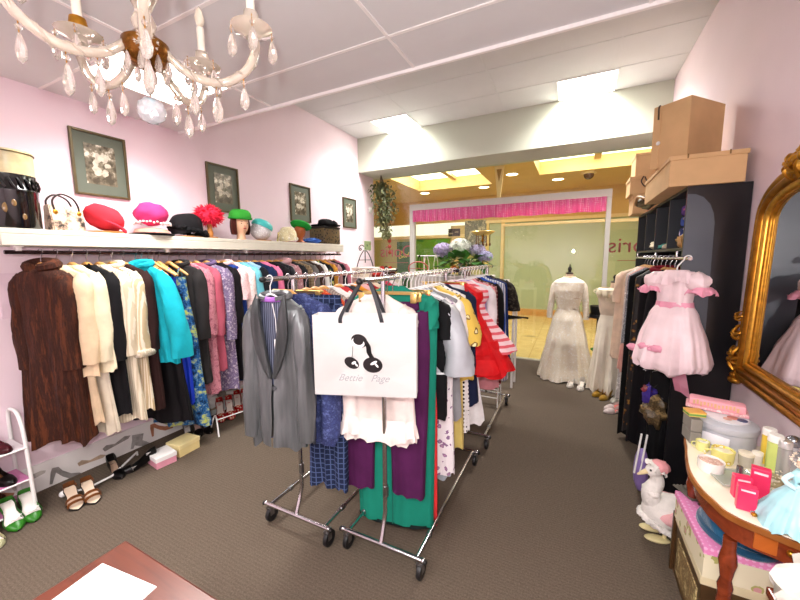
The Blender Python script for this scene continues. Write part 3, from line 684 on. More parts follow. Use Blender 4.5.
# newsprint handbag
y0, y1 = sy(46), sy(84)
t = thing('handbag', 'small newsprint handbag with two dark handles next to the black hat box', 'handbag', (-3.17, (y0+y1)/2, SZ), .15)
W = (y1-y0)*.92; b = BM()
loft(b, [[Vector((sx*(.05-.02*q), sy2*W/2*(1+.03*q), z)) for sx, sy2 in ((1, -1), (1, 1), (-1, 1), (-1, -1))] for q, z in ((0, 0), (0, .01), (.5, .09), (1, .17))], True, True, True)
bmesh.ops.bevel(b, geom=b.edges[:], offset=.006, segments=2, affect='EDGES')
obj('body', b, mat('ead8c2', rough=.4, kind='tweed', h2='d9b79e', h3='2a2624', scale=9.0), t)
for sx in (.034, -.034):
    b = BM(); tube(b, bez([(sx, -W*.36, .13), (sx, -W*.40, .20), (sx, -W*.15, .245), (sx, W*.2, .225), (sx, W*.36, .17), (sx, W*.36, .13)], 6), .006, 8); obj('handle', b, mat('2a1d18', rough=.4), t)
    for q in (-1, 1): obj('handle_ring', ell(BM(), (sx*1.12, q*W*.36, .125), (.006, .014, .016), 10, 6), GOLD, t)

def stand_disc(t, r=.085, h=.016): return obj('stand_base', lathe(BM(), [(0, 0), (r, 0), (r, h*.7), (r*.9, h), (0, h)], 24), mat('b97a3c', kind='wood', h2='8a5525', scale=8, rough=.4), t)
def dome(rx, ry, h, z0, tilt, fold=0.0, seed=0):
    M = Matrix.Translation((0, 0, z0)) @ Matrix.Rotation(tilt, 4, 'X')
    b = BM(); rings = []
    for i in range(11):
        a = PI/2*i/10; ring = []
        for k in range(30):
            q = 2*PI*k/30; j = 1+fold*math.sin(6*q+i*.9+seed)+.04*noise.noise(Vector((math.cos(q)*3, math.sin(q)*3, i*.3+seed)))
            e = math.cos(a)**.55 if i < 10 else 0
            ring.append(M @ Vector((rx*e*math.cos(q)*j*(1+.08*math.sin(PI*i/10)), ry*e*math.sin(q)*j*(1+.08*math.sin(PI*i/10)), h*math.sin(a)**.9)))
        rings.append(ring)
    loft(b, rings, True, True, False); bmesh.ops.remove_doubles(b, verts=b.verts, dist=1e-5)
    return b
HG = 'hats displayed along the wall shelf'
def hat(name, label, px, X=SX, rz=0.0): return thing(name, label, 'hat', (X, sy(px, X), SZ), rz, HG)
t = hat('cloche_hat', 'coral red felt cloche hat tilted on a wooden disc', 106); stand_disc(t, .11)
b = ell(BM(), (0, 0, .115), (.105, .125, .092), 26, 14, M=Matrix.Translation((0, 0, .0)) @ Matrix.Rotation(-.0, 4, 'X'), jit=.12, seed=3); bmesh.ops.rotate(b, verts=b.verts, cent=(0, 0, .115), matrix=Matrix.Rotation(-.5, 3, 'X')); obj('crown', b, fab('d6313f'), t)
b = BM(); tube(b, [(.095*math.cos(2*PI*k/30), .1*math.sin(2*PI*k/30)+.02, .062-.05*math.sin(2*PI*k/30)) for k in range(30)], .012, 6, closed=True); obj('band', b, fab('cf3346'), t)
t = hat('turban_hat', 'bright pink pillbox hat with pearl beads on top of the black brimmed hat', 153)
t.location.z += .062
b = ell(BM(), (0, 0, .115), (.112, .122, .098), 26, 14, jit=.14, seed=6); obj('crown', b, fab('d93a78'), t)
b = BM(); rr = random.Random(3)
for k in range(34):
    a = 2*PI*k/34; ell(b, (.122*math.cos(a), .132*math.sin(a), .03+.02*rr.random()), (.009, .009, .009), 7, 5)
obj('bead_trim', b, mat('f3e4de', rough=.2), t)
t = hat('brimmed_hat', 'black brimmed hat with peach crown lying under the pink pillbox hat', 152)
obj('brim', lathe(BM(), [(0, .004), (.15, 0), (.165, .012), (.15, .018), (.09, .03)], 32), fab('141013'), t)
obj('crown', lathe(BM(), [(.13, .02), (.115, .05), (.06, .062), (0, .062)], 32), fab('e79a86'), t)
t = hat('ruffled_hat', 'black draped hat with curly ruffled edge', 188); stand_disc(t, .12, .012)
obj('crown', dome(.115, .135, .17, .045, .18, .02, 5), fab('161417'), t)
b = BM(); rr = random.Random(9)
for k in range(26):
    a = 2*PI*k/26; ell(b, (.125*math.cos(a), .145*math.sin(a)+.01, .045-.03*math.sin(a)+.025*rr.random()), (.024, .026, .022), 8, 6, jit=.5, seed=k)
obj('ruffle', b, fab('0d0c0f'), t)
t = hat('feather_hat', 'fluffy bright red feather hat on a wooden stand', 210); stand_disc(t, .07)
obj('stand_post', lathe(BM(), [(.024, .014), (.03, .05), (.02, .1), (.028, .17), (0, .17)], 16), mat('c98742', kind='wood', h2='a5672c', scale=8), t)
b = ell(BM(), (0, 0, .22), (.1, .11, .085), 20, 12); rr = random.Random(21)
for k in range(420):
    d = Vector((rr.gauss(0, 1), rr.gauss(0, 1), rr.gauss(0, 1))).normalized(); p0 = Vector((0, 0, .22)) + Vector((d.x*.095, d.y*.105, d.z*.08)); s = Vector((rr.gauss(0, 1), rr.gauss(0, 1), rr.gauss(0, 1))).cross(d).normalized()*.008
    p1 = p0 + d*.042 + Vector((rr.gauss(0, .008), rr.gauss(0, .008), -.004))
    v = [b.verts.new(p0-s), b.verts.new(p0+s), b.verts.new(p1)]; b.faces.new(v)
obj('feathers', b, fab('ee2f4e'), t)
# display head with green hat
t = thing('display_head', 'mannequin head with auburn bob wearing the bright green hat', 'mannequin head', (SX, sy(241), SZ), 1.35)
skin = mat('e8b896', rough=.45, var=.04)
b = BM()
prof = [(.00, .048, .045, 0), (.02, .045, .042, 0), (.06, .040, .040, 0), (.085, .046, .05, -.005), (.10, .056, .068, -.01), (.13, .066, .082, -.008), (.17, .074, .092, 0), (.21, .075, .094, .004), (.25, .062, .078, .006), (.272, .03, .04, .006)]
rings = []
for z, rx, ry, oy in prof:
    ring = []
    for k in range(28):
        a = 2*PI*k/28; x = rx*math.cos(a); y = ry*math.sin(a)+oy
        fr = max(0, -math.sin(a))**14
        if .135 < z < .18: y -= .016*fr*(1 if z < .15 else .55)
        if .1 < z < .12: y -= .006*fr
        ring.append(Vector((x, y, z)))
    rings.append(ring)
loft(b, rings, True, True, True); obj('head', b, skin, t)
for sd in (-1, 1):
    obj('eye', ell(BM(), (sd*.027, -.083, .168), (.012, .006, .006), 10, 6), mat('3a2a22', rough=.2), t)
    obj('eyebrow', box(BM(), (sd*.028, -.088, .186), (.026, .004, .004), bev=.001), mat('4a2a1a'), t)
obj('lips', ell(BM(), (0, -.091, .118), (.018, .007, .006), 10, 6), mat('b4343c', rough=.3), t)
obj('nose', ell(BM(), (0, -.096, .146), (.009, .012, .016), 10, 7), skin, t)
b = BM(); rings = []
for z, r in ((.265, .05), (.235, .085), (.19, .096), (.14, .098), (.09, .094), (.06, .088)):
    rings.append([Vector((r*math.cos(a), (r*1.08)*math.sin(a)+.012, z)) for a in [math.radians(-42+264*k/26) for k in range(27)]])
loft(b, rings, False); bmesh.ops.solidify(b, geom=b.faces[:], thickness=.012); obj('hair', b, mat('6d2f22', rough=.5, kind='tweed', h2='4a1d16', h3='8a4330', scale=30, stretch=(1, 1, .15)), t)
t2 = thing('felt_hat', 'bright green felt hat worn by the mannequin head', 'hat', (SX, sy(241), SZ+.222), 1.35, HG)
obj('crown', dome(.104, .112, .10, .0, .1, .03, 4), fab('3fae3d'), t2)
b = BM(); tube(b, [(.107*math.cos(2*PI*k/28), .115*math.sin(2*PI*k/28), .006+.011*math.sin(2*PI*k/28)) for k in range(28)], .012, 6, closed=True); obj('brim', b, fab('2f9a35'), t2)
t = hat('beaded_hat', 'round white textured hat with turquoise top band', 261); stand_disc(t, .11, .012)
obj('crown', ell(BM(), (0, 0, .115), (.11, .12, .105), 22, 14), fab('e9e6e6', kind='tweed', h2='c9c4c8', h3='ffffff', scale=40.0, bump=.6, bscale=90), t)
b = BM(); M = Matrix.Translation((0, .0, .125)) @ Matrix.Rotation(-.35, 4, 'X') @ Matrix.Rotation(.2, 4, 'Y')
lathe(b, [(.112, .03), (.111, .06), (.095, .09), (.06, .11), (0, .117)], 26, M=M, sy=1.07); obj('top_band', b, satin('4cc6c4'), t)
t = thing('small_card', 'small yellow card standing between the white and cream hats', 'card', (SX+.06, sy(277, SX+.06), SZ), -.6)
obj('card', box(BM(), (0, 0, .055), (.09, .004, .11), bev=.001, M=Matrix.Rotation(-.15, 4, 'X')), mat('e7d58b', rough=.5), t, smooth=False)
obj('printing', box(BM(), (0, -.003, .06), (.05, .002, .05), M=Matrix.Rotation(-.15, 4, 'X')), mat('8f7d3b'), t, smooth=False)
t = hat('straw_hat', 'cream woven hat next to the small yellow card', 288); stand_disc(t, .09, .012)
obj('crown', dome(.1, .105, .17, .02, .1, .03, 7), fab('efe6c4', kind='tweed', h2='d8cb9b', h3='fbf5dd', scale=36.0, bump=.5, bscale=80), t)
b = BM()
for k in range(9):
    a = 2*PI*k/9; ell(b, (.1*math.cos(a), .105*math.sin(a), .045), (.018, .018, .02), 8, 6)
obj('flower_trim', b, fab('f5efdd'), t)
t = thing('display_head', 'plain wooden head stand carrying the green beret', 'hat stand', (SX, sy(300), SZ))
b = lathe(BM(), [(0, 0), (.065, 0), (.062, .012), (.036, .03), (.034, .06), (.06, .09), (.072, .14), (.068, .19), (.04, .225), (0, .232)], 22); obj('head', b, mat('c56f36', kind='wood', h2='9c4f22', scale=7, rough=.4), t)
obj('base_disc', lathe(BM(), [(0, 0), (.08, 0), (.08, .011), (0, .011)], 22), mat('7c431f'), t)
t = thing('beret', 'bright green beret tilted on the wooden head stand', 'hat', (SX, sy(300), SZ+.165), 0, HG)
M = Matrix.Rotation(-.35, 4, 'X') @ Matrix.Translation((0, .0, .02))
obj('crown', lathe(BM(), [(.078, 0), (.12, .02), (.135, .045), (.11, .072), (.05, .088), (0, .09)], 28, M=M), fab('22a03a'), t)
obj('stalk', lathe(BM(), [(.005, .088), (.004, .105), (0, .106)], 8, M=M), fab('1a7f2c'), t)
b = BM(); rr = random.Random(4); ell(b, (0, 0, .035), (.11, .13, .037), 22, 10, jit=.5, seed=3)
single('folded_scarf', 'crumpled cornflower blue scarf beside the leopard box', 'scarf', b, fab('4a76c9'), (SX+.02, sy(310), SZ-.002))
t = thing('hat_box', 'leopard print square hat box at the far end of the shelf', 'box', (SX, sy(325), SZ))
obj('body', box(BM(), (0, 0, .105), (.26, .36, .21), bev=.012), mat('6b5836', rough=.55, kind='floral', h2='17120e', h3='17120e', scale=26.0), t)
obj('lid', box(BM(), (0, 0, .225), (.27, .37, .03), bev=.008), mat('1c1712', rough=.5), t)
t = thing('brimmed_hat', 'black hat with upturned brim lying on the leopard box', 'hat', (SX, sy(326), SZ+.2405), 0, HG)
obj('brim', lathe(BM(), [(0, .003), (.13, 0), (.2, .012), (.21, .025), (.13, .016), (.09, .02)], 30), fab('0f0e10'), t)
obj('crown', dome(.1, .125, .1, .012, 0, .05, 3), fab('131214'), t)
obj('bow', ell(BM(), (.08, .1, .05), (.04, .06, .035), 12, 8, jit=.7, seed=8), fab('1f1d20'), t)

# ================================================================== SHOES
def shoe(name, label, heel, toe, up, insole, h=.015, kind='pump', grp=None, z=0.0, L=None, width=1.0, sole='1a1412', deco=None, cat='shoe', tilt=0.0):
    hv, tv = Vector(heel), Vector(toe); d = tv-hv
    L = L or max(.2, min(.27, d.length)); rz = math.atan2(d.y, d.x); mid = (hv+tv)/2
    t = thing(name, label, cat, (mid.x, mid.y, z), rz, grp)
    if tilt: t.rotation_euler = (0, tilt, rz)
    ns = 15
    def hb(s): 
        v = interp([(1-0, .026), (1-.12, .031), (1-.38, .026), (1-.68, .042), (1-.86, .034), (1-.97, .016), (0, .004)], 1-s)[0]; return v*width
    def z0(s): 
        q = max(0, min(1, s/.62)); return h*(1-q*q*(3-2*q))+.006
    def pt(s, v, zz): return Vector((-L/2+L*s, v, zz))
    ss = [i/ns for i in range(ns+1)]
    b = BM(); loft(b, [[pt(s, hb(s), z0(s)), pt(s, -hb(s), z0(s)), pt(s, -hb(s), z0(s)-.006), pt(s, hb(s), z0(s)-.006)] for s in ss], True, True, True); obj('sole', b, mat(sole, rough=.5), t)
    b = BM(); loft(b, [[pt(s*.96+.01, hb(s)*.88, z0(s)+.003), pt(s*.96+.01, 0, z0(s)+.001), pt(s*.96+.01, -hb(s)*.88, z0(s)+.003)] for s in ss], False); obj('insole', b, insole, t)
    b = BM(); so = {'pump': .62, 'flat': .74, 'boot': .3, 'sandal': .62, 'mule': .5}[kind]
    if kind in ('pump', 'flat', 'boot', 'mule'):
        back = {'pump': .055, 'flat': .03, 'boot': .11, 'mule': .012}[kind]
        lo = .016 if kind == 'flat' else .022
        def wh(s): return back*(1-s/so)**.7*.75+lo if s < so else lo
        for sd in (-1, 1):
            loft(b, [[pt(s, sd*hb(s), z0(s)), pt(s, sd*hb(s)*1.03, z0(s)+wh(s)*.5), pt(s+.0, sd*hb(s)*.96, z0(s)+wh(s))] for s in [so*i/10 for i in range(11)]], False)
        a = 0.0; loft(b, [[pt(-.02*math.sin(PI*q), -hb(0)+2*hb(0)*q, z0(0)), pt(-.035*math.sin(PI*q), (-hb(0)+2*hb(0)*q)*1.02, z0(0)+wh(0)*.5), pt(-.02*math.sin(PI*q), (-hb(0)+2*hb(0)*q)*.96, z0(0)+wh(0))] for q in [i/6 for i in range(7)]], False)
        rs = []
        for i in range(9):
            s = so+(1-so)*i/8; vk = .6 if kind == 'flat' else 1.0; vh = vk*(.022+.028*(1-(i/8))**.8 if i else .034)
            if i == 8: vh = .012
            rs.append([pt(s - (.06*math.sin(PI*k/10) if i == 0 else 0)*(-1), hb(s)*math.cos(PI*k/10), z0(s)+vh*math.sin(PI*k/10)**.7) for k in range(11)])
        loft(b, rs, False)
    else:
        for s0, s1, vh in ((.58, .70, .045), (.74, .84, .035)):
            sb = BM(); loft(sb, [[pt(s, hb(s)*1.03*math.cos(PI*k/10), z0(s)+vh*math.sin(PI*k/10)**.7) for k in range(11)] for s in (s0, (s0+s1)/2, s1)], False); bmesh.ops.solidify(sb, geom=sb.faces[:], thickness=.003); obj('strap', sb, up, t)
        for sd in (-1, 1): loft(b, [[pt(s, sd*hb(s), z0(s)), pt(s, sd*hb(s)*1.02, z0(s)+.03)] for s in (0, .06, .14)], False)
        loft(b, [[pt(-.03*math.sin(PI*q), -hb(0)+2*hb(0)*q, z0(0)), pt(-.03*math.sin(PI*q), -hb(0)+2*hb(0)*q, z0(0)+.04)] for q in [i/6 for i in range(7)]], False)
    bmesh.ops.solidify(b, geom=b.faces[:], thickness=.0025); obj('upper', b, up, t)
    if h > .018:
        b = BM(); loft(b, [[pt(.075+r*math.cos(a)/L+xo, r*math.sin(a), zz) for a in [2*PI*k/10 for k in range(10)]] for r, zz, xo in ((.026, h+.001, 0), (.016, h*.6, -.01), (.010, h*.2, -.015), (.011, 0, -.015))], True, True, True); obj('heel', b, up, t)
    if deco:
        b = BM(); s = .72; ell(b, pt(s, .0, z0(s)+.05), (.018, .022, .008), 10, 6); tube(b, [pt(s-.06, hb(s)*.7, z0(s)+.036), pt(s, 0, z0(s)+.05), pt(s+.05, -hb(s)*.6, z0(s)+.034)], .004, 6); tube(b, [pt(s-.06, -hb(s)*.7, z0(s)+.036), pt(s, 0, z0(s)+.05), pt(s+.05, hb(s)*.6, z0(s)+.034)], .004, 6); obj('bow', b, deco, t)
    return t
LEA = lambda h, **k: mat(h, rough=.3, var=.15, scale=20, **k)
SG = 'shoes set out along the pink wall'
crm = mat('efe0d0', rough=.5)
shoe('flat_shoe', 'green ballet flat with white bow, left one of the pair by the white rack', fl(3, 512), fl(24, 538), LEA('3f9a2b'), mat('f4ebe6', rough=.5), kind='flat', deco=WHITEP, grp=SG, L=.245, width=1.15, tilt=.40, z=.047)
shoe('flat_shoe', 'green ballet flat with white bow, right one of the pair by the white rack', fl(22, 503), fl(40, 529), LEA('3f9a2b'), mat('f4ebe6', rough=.5), kind='flat', deco=WHITEP, grp=SG, L=.245, width=1.15, tilt=.40, z=.047)
shoe('flat_shoe', 'pale cream flat shoe cut off at the bottom left edge', fl(-14, 528), fl(2, 556), LEA('d9d6b0'), crm, kind='flat', grp=SG, L=.245)
M_TAN = LEA('8a5126')
shoe('sandal', 'tan brown open sandal nearer the white shoe rack', fl(67, 492), fl(82, 516), M_TAN, mat('e3cdb4', rough=.5), h=.02, kind='sandal', grp=SG, L=.235, width=1.15, tilt=.22, z=.026)
shoe('sandal', 'tan brown open sandal nearer the black pump', fl(84, 487), fl(99, 509), M_TAN, mat('e3cdb4', rough=.5), h=.02, kind='sandal', grp=SG, L=.235, width=1.15, tilt=.22, z=.026)
shoe('court_shoe', 'black court shoe pointing into the room beside the sandals', fl(107, 464), fl(127, 484), LEA('0f0d0e'), mat('b99a83', rough=.5), h=.05, kind='pump', grp=SG, L=.25)
shoe('court_shoe', 'black high heeled shoe lying sideways to the wall by the pink box', fl(151, 464), fl(124, 473), LEA('0d0c0d'), mat('e4ded8', rough=.5), h=.06, kind='pump', grp=SG, L=.25)
shoe('court_shoe', 'black shoe with white insole behind the yellow shoebox', fl(186, 430), fl(191, 441), LEA('131112'), mat('ece6e0', rough=.5), h=.05, kind='pump', grp=SG, L=.25)
shoe('court_shoe', 'black court shoe with pale pink insole, left of a pair by the white rail', fl(196, 425), fl(201, 440), LEA('131112'), mat('e3b9ab', rough=.5), h=.06, kind='pump', grp=SG, L=.25)
shoe('court_shoe', 'black court shoe with pale pink insole, right of a pair by the white rail', fl(204, 422), fl(212, 437), LEA('131112'), mat('e3b9ab', rough=.5), h=.06, kind='pump', grp=SG, L=.25)
M_RF = mat('c92a2a', rough=.4, kind='floral', h2='ead6c4', h3='e7a53a', scale=34.0)
for i, (a, c, w) in enumerate((((219, 410), (223, 428), 'first from the black court shoes'), ((228, 408), (233, 425), 'second from the black court shoes'), ((236, 402), (241, 419), 'third from the black court shoes'), ((243, 400), (248, 417), 'furthest of the row, half behind the grey jacket'))):
    shoe('court_shoe', 'red flowered shoe with gold trim, ' + w, fl(*a), fl(*c), M_RF, mat('f0e6da', rough=.5), h=.05, kind='pump', grp='red flowered shoes', L=.26, width=1.2, tilt=.35, z=.045)
# long white rail of a low shoe stand on the floor
p = [fl(63, 494, .03), fl(88, 488, .03), fl(112, 476, .03), fl(137, 452, .03)]; q0 = p[0]
t = thing('shoe_rail', 'white tube shoe rail on the carpet behind the sandals and black shoes', 'shoe rail', (q0.x, q0.y, 0))
b = BM(); tube(b, [v-Vector((q0.x, q0.y, 0)) for v in p], .008, 8); obj('tube', b, WHITEP, t)
obj('end_knob', ell(BM(), (0, 0, .03), (.022, .022, .022)), WHITEP, t)
for v in (p[1], p[3]):
    b = BM(); w = v-Vector((q0.x, q0.y, 0)); tube(b, [w, (w.x, w.y, 0)], .007, 8); obj('foot', b, WHITEP, t)
a = fl(219, 437); 
t = thing('shoe_rail', 'short white tube shoe stand holding up behind the red flowered shoes', 'shoe rail', (a.x, a.y, 0))
b = BM(); tube(b, bez([(0, 0, 0), (-.06, .03, .14), (-.12, .05, .16), (-.18, .04, .0)], 5), .007, 8); obj('frame', b, WHITEP, t)
b = BM(); tube(b, [(-.06, .03, .14), (.05, .62, .12)], .006, 8); tube(b, [(.05, .62, .12), (.06, .63, 0)], .006, 8); obj('bar', b, WHITEP, t)

# ------------------------------------------------------------------ shoe boxes
def shoebox(label, a, c, depth, h, m, ml, loc_shift=0):
    a, c = Vector(a), Vector(c); d = c-a; L = d.length; rz = math.atan2(d.y, d.x); n = Vector((-d.y, d.x, 0)).normalized()
    mid = (a+c)/2 + n*depth/2
    t = thing('shoebox', label, 'box', (mid.x, mid.y, 0), rz)
    obj('box_base', box(BM(), (0, 0, h/2), (L, depth, h), bev=.002), m, t, smooth=False)
    obj('lid', box(BM(), (0, 0, h+.002-.016), (L+.008, depth+.008, .036), bev=.003), ml, t, smooth=False)
    return t
shoebox('pink shoebox with white lid under the blue print dress', fl(157, 470), fl(177, 461), .17, .085, mat('e59db0', rough=.5), WHITEP)
shoebox('pale yellow shoebox beside the black court shoes', fl(180, 458), fl(200, 447), .16, .10, mat('ecd998', rough=.5), mat('f2e2a6', rough=.5))

# ------------------------------------------------------------------ white wire shoe rack at the left edge
t = thing('shoe_rack', 'white tube shoe rack with pink shelves at the left edge', 'shoe rack', (-3.24, .52, 0))
for y in (.30, -.30):
    b = BM(); tube(b, bez([(.13, y, 0), (.12, y, .3), (.10, y, .56), (.05, y, .66), (-.02, y, .68), (-.10, y, .66), (-.125, y, .56), (-.125, y, .3), (-.125, y, 0)], 6), .011, 10); obj('end_frame', b, WHITEP, t)
for z, mm in ((.05, 'c978a8'), (.235, 'd37fb2'), (.45, 'efe6ea')):
    b = BM(); box(b, (0, 0, z), (.235, .6, .008), bev=.002); obj('shelf', b, mat(mm, rough=.4), t, smooth=False)
    b = BM(); tube(b, [(.122, -.3, z), (.122, .3, z)], .006, 8); tube(b, [(-.122, -.3, z), (-.122, .3, z)], .006, 8); obj('shelf_rail', b, WHITEP, t)
RK = 'shoes standing on the white shoe rack'
shoe('court_shoe', 'dark red shoe with hot pink insole on the top tier of the rack', (-3.33, .70, 0), (-3.13, .74, 0), LEA('5a1420'), mat('f0417a', rough=.5), h=.03, z=.454, grp=RK, L=.23)
shoe('court_shoe', 'second dark red shoe with pink insole, further left on the top tier', (-3.33, .60, 0), (-3.13, .63, 0), LEA('5a1420'), mat('f0417a', rough=.5), h=.03, z=.454, grp=RK, L=.23)
shoe('court_shoe', 'black shoe with brown insole on the middle tier of the rack', (-3.33, .70, 0), (-3.13, .74, 0), LEA('171312'), mat('7a5434', rough=.5), h=.03, z=.239, grp=RK, L=.23)
shoe('court_shoe', 'second black shoe with brown insole, further left on the middle tier', (-3.33, .60, 0), (-3.13, .63, 0), LEA('171312'), mat('7a5434', rough=.5), h=.03, z=.239, grp=RK, L=.23)
shoe('sandal', 'dark brown strappy sandal on the bottom tier of the rack', (-3.33, .71, 0), (-3.13, .76, 0), LEA('4a2416'), mat('2d1710', rough=.5), h=.02, kind='sandal', z=.054, grp=RK, L=.23)
shoe('sandal', 'second dark brown strappy sandal, further left on the bottom tier', (-3.33, .61, 0), (-3.13, .64, 0), LEA('4a2416'), mat('2d1710', rough=.5), h=.02, kind='sandal', z=.054, grp=RK, L=.23)

# ------------------------------------------------------------------ desk corner in the foreground
t = thing('desk', 'brown wooden desk corner at the bottom edge of the photo', 'desk', (-.95, .19, 0))
MW = mat('6d3524', rough=.3, kind='wood', h2='54271a', scale=5, stretch=(.6, 6, 6), coat=.2)
obj('top', box(BM(), (0, 0, .685), (.76, .72, .03), bev=.006), MW, t, smooth=False)
obj('apron', box(BM(), (0, 0, .63), (.66, .62, .08)), MW, t, smooth=False)
for sx in (-1, 1):
    for s2 in (-1, 1):
        obj('leg', lathe(BM(), [(0, 0), (.018, 0), (.03, .59), (0, .59)], 12, o=(sx*.30, s2*.28, 0)), MW, t)
b = BM(); box(b, (0, 0, .0015), (.24, .21, .003)); 
single('paper_sheet', 'white sheet of paper lying on the brown desk', 'paper', b, mat('f8f7f4', rough=.6, var=.01), (-1.155, .375, .7), .12, smooth=False)
# ================================================================== ROLLING RACKS
def rolling_rack(X, y0, y1, zr, label, hw=.245, over=.15):
    t = thing('clothes_rack', label, 'clothes rack', (X, y0, 0), 0, 'chrome rolling clothes racks')
    L = y1-y0; zb = .125
    for y in (0, L):
        b = BM(); tube(b, [(-hw, y, zb), (hw, y, zb)], .0125, 10)
        for s in (-1, 1): ell(b, (s*hw, y, zb), (.016, .016, .016), 10, 7)
        obj('base_bar', b, CHROME, t)
        q = 1 if y == 0 else -1
        b = BM(); tube(b, [(0, y, zb), (-.004, y+q*.04, .20), (-.006, y+q*.065, .27), (-.006, y+q*.065, .36), (0, y+q*.065, zr)], .0125, 10); obj('upright', b, CHROME, t)
        b = BM(); tube(b, [(-.002, y+q*.065, .36), (-.002, y+q*.065, .42)], .0155, 10); obj('collar', b, STEEL, t)
    for s in (-1, 1):
        b = BM(); tube(b, [(s*(hw-.035), 0, zb), (s*(hw-.035), L, zb)], .011, 10); obj('side_rail', b, CHROME, t)
        b = BM(); tube(b, [(s*(hw-.035), .16, zb), (s*(hw-.035), .19, zb)], .016, 10); obj('rail_joint', b, STEEL, t)
    b = BM(); tube(b, [(0, -over, zr), (0, L+over, zr)], .0125, 12); obj('hang_rail', b, CHROME, t)
    for s in (-1, 1):
        o = obj('rail_cap', ell(BM(), (0, -over if s < 0 else L+over, zr), (.016, .02, .016), 12, 8), BLACKP, t)
    for s in (-1, 1):
        for y in (0, L):
            b = BM(); x = s*(hw-.02); a = .5*s+y
            tube(b, [(x, y, zb-.01), (x, y, .095)], .009, 8); box(b, (x-.016, y+.012, .075), (.003, .03, .055), bev=.001); box(b, (x+.016, y+.012, .075), (.003, .03, .055), bev=.001); box(b, (x, y+.006, .098), (.035, .03, .006), bev=.002)
            c = obj('caster', b, STEEL, t)
            M = Matrix.Translation((x, y+.022, .047)) @ Matrix.Rotation(PI/2, 4, 'Y')
            w_ = obj('wheel', lathe(BM(), [(0, -.012), (.03, -.012), (.034, -.014), (.045, -.011), (.047, 0), (.045, .011), (.034, .014), (.03, .012), (0, .012)], 24, M=M), mat('141416', rough=.45), c)
            b = BM(); ell(b, (s*(hw+.012), y-.004, zb), (.012, .014, .014), 10, 7); obj('end_plug', b, BLACKP, t)
    return t
R1X, R2X, RH = -1.42, -.86, 1.545
rolling_rack(R1X, 1.43, 2.62, RH, 'chrome rolling rack carrying the grey satin jacket')
rolling_rack(R2X, 1.47, 2.57, RH, 'chrome rolling rack carrying the white paper bag and green dress')
rolling_rack(-.83, 2.85, 3.85, RH, 'chrome rolling rack behind the red dress, nearest the shop window')

# ------------------------------------------------------------------ rack with the grey jacket
G1 = 'clothes on the grey jacket rack'
def A(Y, name, label, cat, hem, m, **k):
    k.setdefault('grp', G1); k.setdefault('rz', .12); k.setdefault('rail', 'left rolling rack'); k.setdefault('hk', 'wood' if Y < 1.8 or int(Y*100) % 3 == 0 else 'plastic')
    return garment(name, label, cat, k.pop('X', R1X), Y, RH, hem, m, **k)
m_, nt, b_, out = newmat('grey_satin')
tc = N(nt, 'ShaderNodeTexCoord'); wv = N(nt, 'ShaderNodeTexNoise', Scale=5.0, Detail=4.0); mp = N(nt, 'ShaderNodeMapping'); mp.inputs['Scale'].default_value = (6, 6, .5)
nt.links.new(tc.outputs['Object'], mp.inputs[0]); nt.links.new(mp.outputs[0], wv.inputs['Vector']); rp = ramp(nt, [(.3, hexc('4e5152')), (.7, hexc('6d7072'))]); nt.links.new(wv.outputs[0], rp.inputs[0]); nt.links.new(rp.outputs[0], b_.inputs['Base Color'])
b_.inputs['Roughness'].default_value = .34; b_.inputs['Metallic'].default_value = .3
bp = N(nt, 'ShaderNodeBump', Strength=.35, Distance=.02); nt.links.new(wv.outputs[0], bp.inputs['Height']); nt.links.new(bp.outputs[0], b_.inputs['Normal'])
M_GSAT = m_
GAPJ = lambda z: .003 + .066*max(0, min(1, (z+.52)/.42))
j = A(1.325, 'satin_jacket', 'shiny grey satin jacket with open front at the front of the left rack', 'jacket', .66, M_GSAT, w=.165, flare=1.06, t=.055, sl=(.70, .06, .052), gap=GAPJ, ex={'lapel': (M_GSAT, -.50, .062), 'collar': M_GSAT, 'collar_r': .02, 'buttons': (mat('4a4c50', rough=.3), -.56, -.74, 2), 'slant': -.0, 'hw': .02, 'hx': R1X}, rz=.22, hk='plastic', short='shiny grey satin jacket', amp=.02, folds=6, X=R1X+.035)
# things seen in the neck of the jacket
b = BM(); body(b, [(-.10, .07, .028), (-.16, .115, .034), (-.3, .145, .04), (-.55, .145, .042)], folds=4, amp=.004, seed=3); obj('lining', b, mat('2b3147', rough=.5, kind='vstripe', h2='6d7386', scale=26.0), j)
b = BM(); tube(b, [(-.05, -.035, -.098), (0, -.042, -.102), (.05, -.035, -.098)], .014, 8); obj('hanger_pad', b, mat('b06bd0', rough=.5), j)
b = BM(); box(b, (.035, -.062, -.33), (.028, .003, .055), bev=.002); o = obj('price_tag', b, WHITEP, j); b = BM(); tube(b, [(.035, -.06, -.30), (.032, -.058, -.2), (.012, -.05, -.12)], .0018, 5); obj('tag_string', b, WHITEP, o)
A(1.455, 'print_coat', 'indigo blue printed coat peeping out behind the grey satin jacket', 'coat', .62, fab('404a7d', kind='tweed', h2='2f375f', h3='5a6699', scale=30.0), w=.21, sl=(.72, .07, .06), short='indigo printed coat', rz=.15, t=.03, X=R1X+.05, ex={'hx': R1X})
A(1.525, 'trousers', 'navy checked trousers below the indigo coat', 'trousers', .32, fab('1a2440', kind='plaid', h2='4a5a80', scale=10.0), w=.13, ex={'trousers': 1, 'hx': R1X}, hk='clip', short='navy checked trousers', X=R1X+.19, t=.03)
A(1.60, 'blouse', 'dull brown blouse showing beside the grey jacket collar', 'blouse', .9, fab('6b5750'), sl=(.4, .06, .05), short='dull brown blouse', t=.03)
A(1.68, 'lace_blouse', 'orange red lace blouse behind the brown blouse', 'blouse', .9, fab('e8532b', kind='tweed', h2='c23a1d', h3='f08a5c', scale=36.0), sl=(.4, .06, .055), short='orange red lace blouse', t=.03)
